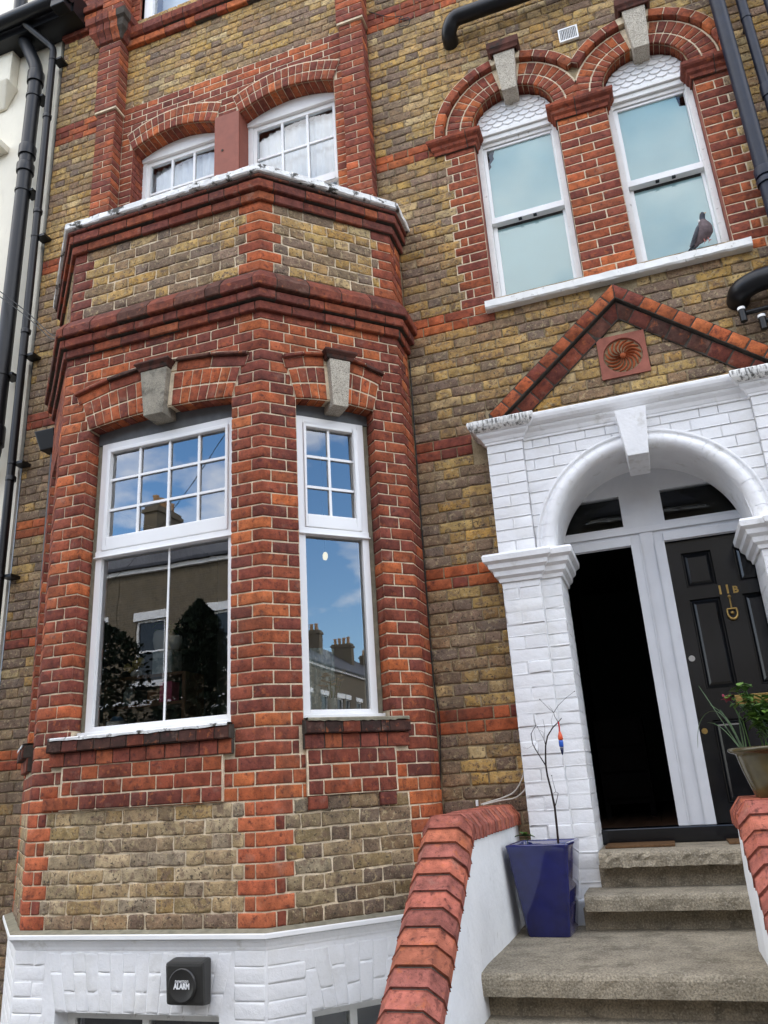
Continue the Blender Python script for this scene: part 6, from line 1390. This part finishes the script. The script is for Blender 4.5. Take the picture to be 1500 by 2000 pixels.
# ================================================================== NEIGHBOUR ON THE LEFT
nb_ = empty('neighbour_house', (-6, 0, GZ), 'cream rendered neighbouring house with dark gutter at the left edge', 'house')
m = MB(); m.box(-12, -2.768, .012, 9, GZ, 9.6); m.build('wall', 'cream_render', nb_)
m = MB(); m.box(-12, -3.30, -.10, .011, 7.72, 9.4); m.build('pilaster', 'cream_render', nb_, bevel=.01)
m = MB(); m.hexa([(-3.62, -.02, 7.50), (-3.40, -.02, 7.50), (-3.40, .011, 7.50), (-3.62, .011, 7.50), (-3.70, -.16, 7.73), (-3.27, -.16, 7.73), (-3.27, .011, 7.73), (-3.70, .011, 7.73)]); m.build('corbel', 'cream_render', nb_, bevel=.02)
m = MB(); m.box(-12, -3.302, -.14, .011, 6.9, 6.98); m.build('string_course', 'cream_render', nb_, bevel=.01)
m = MB(); m.tube([(-12, -.31, 8.25), (-2.42, -.31, 8.30)], .072, 14); m.build('gutter', 'black_plastic', nb_)
m = MB(); m.box(-12, -2.42, -.235, .0, 8.17, 8.46); m.build('fascia', 'black_plastic', nb_)
m = MB(); m.box(-2.60, -2.44, -.36, -.235, 8.16, 8.40); m.build('gutter_joint', 'black_plastic', nb_, bevel=.01)
# ================================================================== THINGS SEEN THROUGH THE GLASS
def wboard(): 
    m = MB(); pr_ = [BAY.pt(s, -.175, 1.0) for s in BAY.S[1:5]]; pr2 = [BAY.pt(s, -.50, 1.0) for s in BAY.S[1:5]]
    m.add(pr_+pr2, [(i, i+1, 5+i, 4+i) for i in range(3)]); m.add([(x, y, z-.03) for x, y, z in pr_+pr2], [(i, i+1, 5+i, 4+i) for i in range(3)]); return m.build('window_board', 'white_paint', house, recalc=False)
wboard()
def lathe_obj(name, c, prof, matn, label, cat, n=20, group=None): m = MB(); m.lathe(c, prof, n); o = m.build(name, matn, None); tag(o, label, cat, group); return o
shf = empty('shelf_unit', (-1.06, -.40, .03), 'dark wooden shelf unit standing inside the large bay window', 'shelf')
for x in (-1.36, -.78): MB().box(x-.012, x+.012, -.50, -.28, .031, 1.388).build('side_panel', 'shelf_wood', shf)
for z in (.50, .85, 1.212, 1.392): MB().box(-1.347, -.793, -.50, -.28, z-.02, z).build('shelf', 'shelf_wood', shf)
o = MB().box(-1.045, -.90, -.46, -.34, 1.393, 1.545).build('glass_box', 'teal_curtain', None, bevel=.006); tag(o, 'pale green box on the shelf below the round white plant pot', 'box')
wp = empty('houseplant', (-1.0, -.40, 1.546), 'round white flower pot with trailing plant behind the large bay window', 'houseplant')
m = MB(); m.lathe((-1.0, -.40, 1.546), [(0, 0), (.045, 0), (.066, .03), (.074, .075), (.070, .12), (.062, .135), (.058, .13), (0, .12)], 24); m.build('pot', 'china_white', wp)
for i in range(26):
    a = random.uniform(0, 6.28); e_ = random.uniform(-.3, 1.2); m = MB(); leaf_mesh(m, (-1.0+random.uniform(-.05, .07), -.40+random.uniform(-.05, .05), 1.68+random.uniform(0, .06)), (math.cos(a)*math.cos(e_)+.3, math.sin(a)*math.cos(e_), math.sin(e_)), random.uniform(.05, .10), .02, .8); m.build('leaf', 'leaf_light' if i % 2 else 'leaf', wp, recalc=False)
lathe_obj('cup', (-.90, -.42, 1.546), [(0, 0), (.03, 0), (.045, .06), (.043, .09), (.038, .09), (0, .02)], 'china_white', 'white cup beside the round flower pot inside the bay', 'cup')
yf_ = empty('flower_vase', (-1.19, -.42, 1.393), 'cream yellow flowers in a low vase on the shelf inside bay', 'vase')
m = MB(); m.lathe((-1.19, -.42, 1.393), [(0, 0), (.03, 0), (.04, .025), (.03, .05), (0, .05)], 16); m.build('vase', 'china_white', yf_)
m = MB()
for i in range(14): m.ball((-1.19+random.uniform(-.05, .05), -.42+random.uniform(-.04, .04), 1.46+random.uniform(-.01, .05)), random.uniform(.014, .024), 7)
m.build('blossoms', 'yellow_flower', yf_)['kind'] = 'stuff'
o = MB().box(-.99, -.90, -.45, -.36, 1.213, 1.345).build('tissue_box', 'pink_box', None, bevel=.006); tag(o, 'pink box on the lower shelf inside the large bay window', 'box')
o = MB().box(-1.08, -1.0, -.45, -.36, 1.213, 1.30).build('small_box', 'shelf_wood', None, bevel=.004); tag(o, 'small tan box left of the pink box on the shelf', 'box')
lathe_obj('jar', (-1.24, -.42, 1.213), [(0, 0), (.035, 0), (.035, .09), (.02, .11), (.02, .125), (0, .125)], 'teal_curtain', 'pale green jar on the lower shelf inside the bay', 'jar')
lathe_obj('candle_pot', (-1.115, -.70, 1.001), [(0, 0), (.055, 0), (.06, .09), (.055, .095), (.05, .07), (0, .07)], 'china_white', 'larger white pot on the window board inside the bay', 'pot')
lathe_obj('candle_pot', (-.935, -.70, 1.001), [(0, 0), (.042, 0), (.045, .07), (.04, .075), (.035, .05), (0, .05)], 'china_white', 'smaller white pot on window board near the glazing bar', 'pot')
lathe_obj('bottle', (-1.19, -.68, 1.001), [(0, 0), (.022, 0), (.022, .05), (0, .052)], 'china_white', 'tiny white bottle on the window board inside the bay', 'bottle')
bt = empty('toy_bird', (-1.20, -.64, 1.001), 'blue plastic ornament in the lower left corner of bay window', 'ornament')
m = MB(); m.tube([(-1.20, -.60, 1.001), (-1.20, -.60, 1.09)], .016, 10); m.build('stand', 'china_white', bt); m = MB(); m.ball((-1.19, -.60, 1.115), .04, 10, sq=(1.2, .8, .65)); m.build('body', 'sky_blue_plastic', bt)
# curtain and flowers behind the canted window, lit pendant lamp
cu = MB(); n = 70; V = []
for i in range(n+1):
    s = .20+.36*i/n; d = -.34+.010*math.sin(i*.9); V += [BAY.pt(SB+s, d, 1.001), BAY.pt(SB+s, d+.003, 1.25), BAY.pt(SB+s, d, 1.455)]
cu.add(V, [(i*3+k, i*3+k+1, i*3+k+4, i*3+k+3) for i in range(n) for k in range(2)], 0, True); o = cu.build('patterned_curtain', 'teal_curtain', None, recalc=False); tag(o, 'pale teal and white patterned half curtain behind the canted window', 'curtain')
vf = empty('flower_vase', (.24, -.50, 1.0), 'cream flowers in a glass vase behind the narrow canted window', 'vase')
p0 = Vector(BAY.pt(SB+.50, -.255, 1.001))
m = MB(); m.lathe(p0, [(0, 0), (.03, 0), (.028, .09), (.034, .14), (.031, .14), (0, .02)], 18); m.build('vase', 'teal_curtain', vf)
m = MB()
for i in range(9): m.tube([p0+Vector((0, 0, .06)), p0+Vector((random.uniform(-.07, .07), random.uniform(-.05, .05), random.uniform(.20, .27)))], .0022, 5)
m.build('stems', 'leaf', vf)['kind'] = 'stuff'
m = MB()
for i in range(16):
    c = p0+Vector((random.uniform(-.085, .085), random.uniform(-.05, .05), random.uniform(.19, .30)))
    for k in range(7): a = k*.9; leaf_mesh(m, c, (math.cos(a), math.sin(a)*.8, random.uniform(.2, 1)), random.uniform(.018, .03), .02, .2)
m.build('blossoms', 'cream_flower', vf, recalc=False)['kind'] = 'stuff'
pl = empty('pendant_lamp', (.02, -.05, 3.35), 'small lit hexagonal pendant lamp hanging behind the canted window', 'lamp')
MB().tube([(.02, -.05, 3.34), (.02, -.05, 2.17)], .003, 6).build('flex', 'cable_black', pl)
m = MB(); m.lathe((.02, -.05, 2.105), [(0, 0), (.012, .004), (.019, .018), (.019, .042), (.011, .056), (0, .060)], 6); m.build('lamp_shade', 'lamp_glow', pl)
# hall furniture in the dark behind the open door
ct = empty('hall_cabinet', (1.72, 1.9, .305), 'dark wooden cabinet standing in the unlit hallway', 'cabinet')
MB().box(1.50, 1.86, 1.7, 2.1, .40, 1.02).build('carcase', 'dark_wood', ct, bevel=.006)
for z in (.44, .63, .82): MB().box(1.52, 1.84, 1.685, 1.699, z, z+.17).build('drawer', 'dark_wood', ct, bevel=.004)
for x in (1.52, 1.84):
    for y in (1.72, 2.08): MB().box(x-.018, x+.018, y-.018, y+.018, .3045, .3995).build('leg', 'dark_wood', ct)
# ================================================================== STREET
def struct(name, mb_, matn, **k): o = mb_.build(name, matn, None, **k); o['kind'] = 'structure'; return o
struct('ground', MB().box(-150, 150, -150, 60, GZ-.3, GZ-.012), 'paving')
struct('front_yard', MB().box(-12, 14, -3.6, -.0, GZ-.1, GZ-.004), 'paving')
m = MB(); 
for i in range(40):
    for j in range(4): m.box(-20+i*1.0+.004, -20+i*1.0+.996, -3.604-(j+1)*.75+.004, -3.604-j*.75-.004, GZ-.1, GZ+.0+.001*((i*7+j*3) % 3))
struct('pavement', m, 'paving')
struct('road', MB().box(-120, 120, -13.0, -6.75, GZ-.2, GZ-.11), 'asphalt')
struct('kerb', MB().box(-120, 120, -6.745, -6.61, GZ-.2, GZ+.002), 'kerb_granite'); struct('kerb', MB().box(-120, 120, -13.14, -13.005, GZ-.2, GZ+.002), 'kerb_granite')
struct('pavement', MB().box(-120, 120, -15.4, -13.15, GZ-.1, GZ), 'paving')
def far_house():
    r = empty('terraced_house', (0, -17, GZ), 'yellow brick terraced house across the street with slate roof and chimney', 'house', 'terraced houses across the street')
    y = -17.0; w_ = 2.8; ev = 7.7
    wins = [(-2.1, -1.1, 4.0, 5.9), (.5, 1.4, 4.2, 5.9), (1.7, 2.4, 4.2, 5.9), (.6, 2.2, 1.0, 2.9), (-1.9, -.9, GZ+.3, 2.2)]
    m = MB(); cells(m, -w_, w_, GZ, ev, wins, y, y-.15)
    m.add([(-w_, y-8, GZ), (w_, y-8, GZ), (w_, y-8, ev), (-w_, y-8, ev)], [(0, 1, 2, 3)])
    for x in (-w_, w_): m.add([(x, y, GZ), (x, y-8, GZ), (x, y-8, ev), (x, y-4, 10.1), (x, y, ev)], [(0, 1, 2, 3, 4)])
    m.build('wall', 'far_brick', r, recalc=False)
    m = MB(); m.hexa([(-w_, y+.25, ev-.16), (w_, y+.25, ev-.16), (w_, y-4, 10.10), (-w_, y-4, 10.10), (-w_, y+.25, ev-.06), (w_, y+.25, ev-.06), (w_, y-4, 10.22), (-w_, y-4, 10.22)]); m.hexa([(-w_, y-4, 10.10), (w_, y-4, 10.10), (w_, y-8.2, ev-.16), (-w_, y-8.2, ev-.16), (-w_, y-4, 10.22), (w_, y-4, 10.22), (w_, y-8.2, ev-.06), (-w_, y-8.2, ev-.06)]); m.build('roof', 'slate', r)
    ch = MB().box(w_-.55, w_+.0, y-3.4, y-1.9, 7.9, 10.5).build('chimney', 'far_brick', r)
    MB().box(w_-.62, w_+.05, y-3.47, y-1.83, 10.25, 10.38).build('chimney_band', 'far_brick', ch)
    for k in range(4): m = MB(); m.lathe((w_-.28, y-3.15+k*.33  , 10.5), [(.11, 0), (.10, .35), (.12, .40), (.12, .44), (.08, .44)], 12); m.build('chimney_pot', 'chimney_pot', ch)
    MB().box(-w_, w_, y, y+.06, 3.35, 3.50).build('string_course', 'masonry_white', r); MB().box(-w_, w_, y+.0, y+.14, ev-.30, ev-.17).build('eaves_band', 'masonry_white', r)
    for a, b, c, e in wins[:4]:
        m = MB(); t = .07; mz = (c+e)/2
        m.box(a, a+t, y-.14, y-.06, c, e); m.box(b-t, b, y-.14, y-.06, c, e); m.box(a+t, b-t, y-.14, y-.06, e-t, e); m.box(a+t, b-t, y-.14, y-.06, c, c+t); m.box(a+t, b-t, y-.14, y-.06, mz-.03, mz+.03); m.box(a-.12, b+.12, y-.05, y+.08, c-.12, c-.0); m.box(a-.10, b+.10, y-.02, y+.05, e, e+.26)
        f = m.build('window', 'white_paint', r); MB().add([(a, y-.11, c), (b, y-.11, c), (b, y-.11, e), (a, y-.11, e)], [(0, 1, 2, 3)]).build('pane', 'black_gloss', f, recalc=False)
    MB().box(-1.9, -.9, y-.15, y-.10, GZ+.3, 2.2).build('door', 'blue_glaze', r); MB().box(-2.1, -.7, y, y+.6, GZ, GZ+.29).build('doorstep', 'concrete', r)
    return r
def dup(root, loc, label=None):
    r = root.copy(); COL.objects.link(r); r.location = loc
    for ch in list(root.children):
        c = ch.copy(); COL.objects.link(c); c.parent = r; c.matrix_parent_inverse = ch.matrix_parent_inverse.copy()
        for g in list(ch.children):
            d = g.copy(); COL.objects.link(d); d.parent = c; d.matrix_parent_inverse = g.matrix_parent_inverse.copy()
    if label: r['label'] = label
    return r
fh = far_house(); HX = -5.0; fh.location.x = HX-5.62*3
for i in range(1, 14): dup(fh, (HX+5.62*(i-3), -17, GZ))
# trees on the far pavement, seen only mirrored in the panes
def far_tree(x, y, h, rx, seed, label):
    rr_ = random.Random(seed); r = empty('street_tree', (x, y, GZ), label, 'tree')
    m = MB(); m.tube([(x, y, GZ), (x+.05, y, GZ+h*.3), (x, y+.05, GZ+h*.8)], [.16, .12, .03], 8); m.build('trunk', 'bark', r)
    m = MB()
    for i in range(8000):
        t = rr_.random(); z = GZ+h*(.22+.78*t); k = rx*(math.sin(math.pi*min(1, .12+.88*t))**.7)*(rr_.random()**.5); a = rr_.random()*6.283
        c = Vector((x+k*math.cos(a)*(1+.2*math.sin(z*3)), y+k*math.sin(a), z)); s = rr_.uniform(.05, .11); u = Vector((rr_.gauss(0, 1), rr_.gauss(0, 1), rr_.gauss(0, 1))).normalized(); v = u.orthogonal().normalized()
        m.add([c-u*s, c+v*s*.6, c+u*s, c-v*s*.6], [(0, 1, 2, 3)])
    m.build('crown', 'far_tree', r, recalc=False)['kind'] = 'stuff'
far_tree(-8.6, -13.9, 6.4, 1.0, 3, 'narrow dark tree on the far pavement opposite the bay')
far_tree(-11.9, -14.1, 6.3, 2.1, 8, 'bushy tree on the far pavement left of the narrow dark tree')
far_tree(17.5, -14.2, 6.8, 1.8, 5, 'broad tree on the far pavement further along the street')
# telegraph wires over the street
for i, (x1, z1) in enumerate(((-14, 7.0), (14, 7.2), (26, 7.4), (20, 6.6))):
    pts = [(3.6+(x1-3.6)*t, -1.0+(-16.9+1.0)*t, 9.2+(z1-9.2)*t-1.1*math.sin(math.pi*t)) for t in [k/8 for k in range(9)]]
    cable('overhead_wire', 'thin overhead wire crossing above the street', pts, .008, 'cable_black', 'overhead wires above the street')
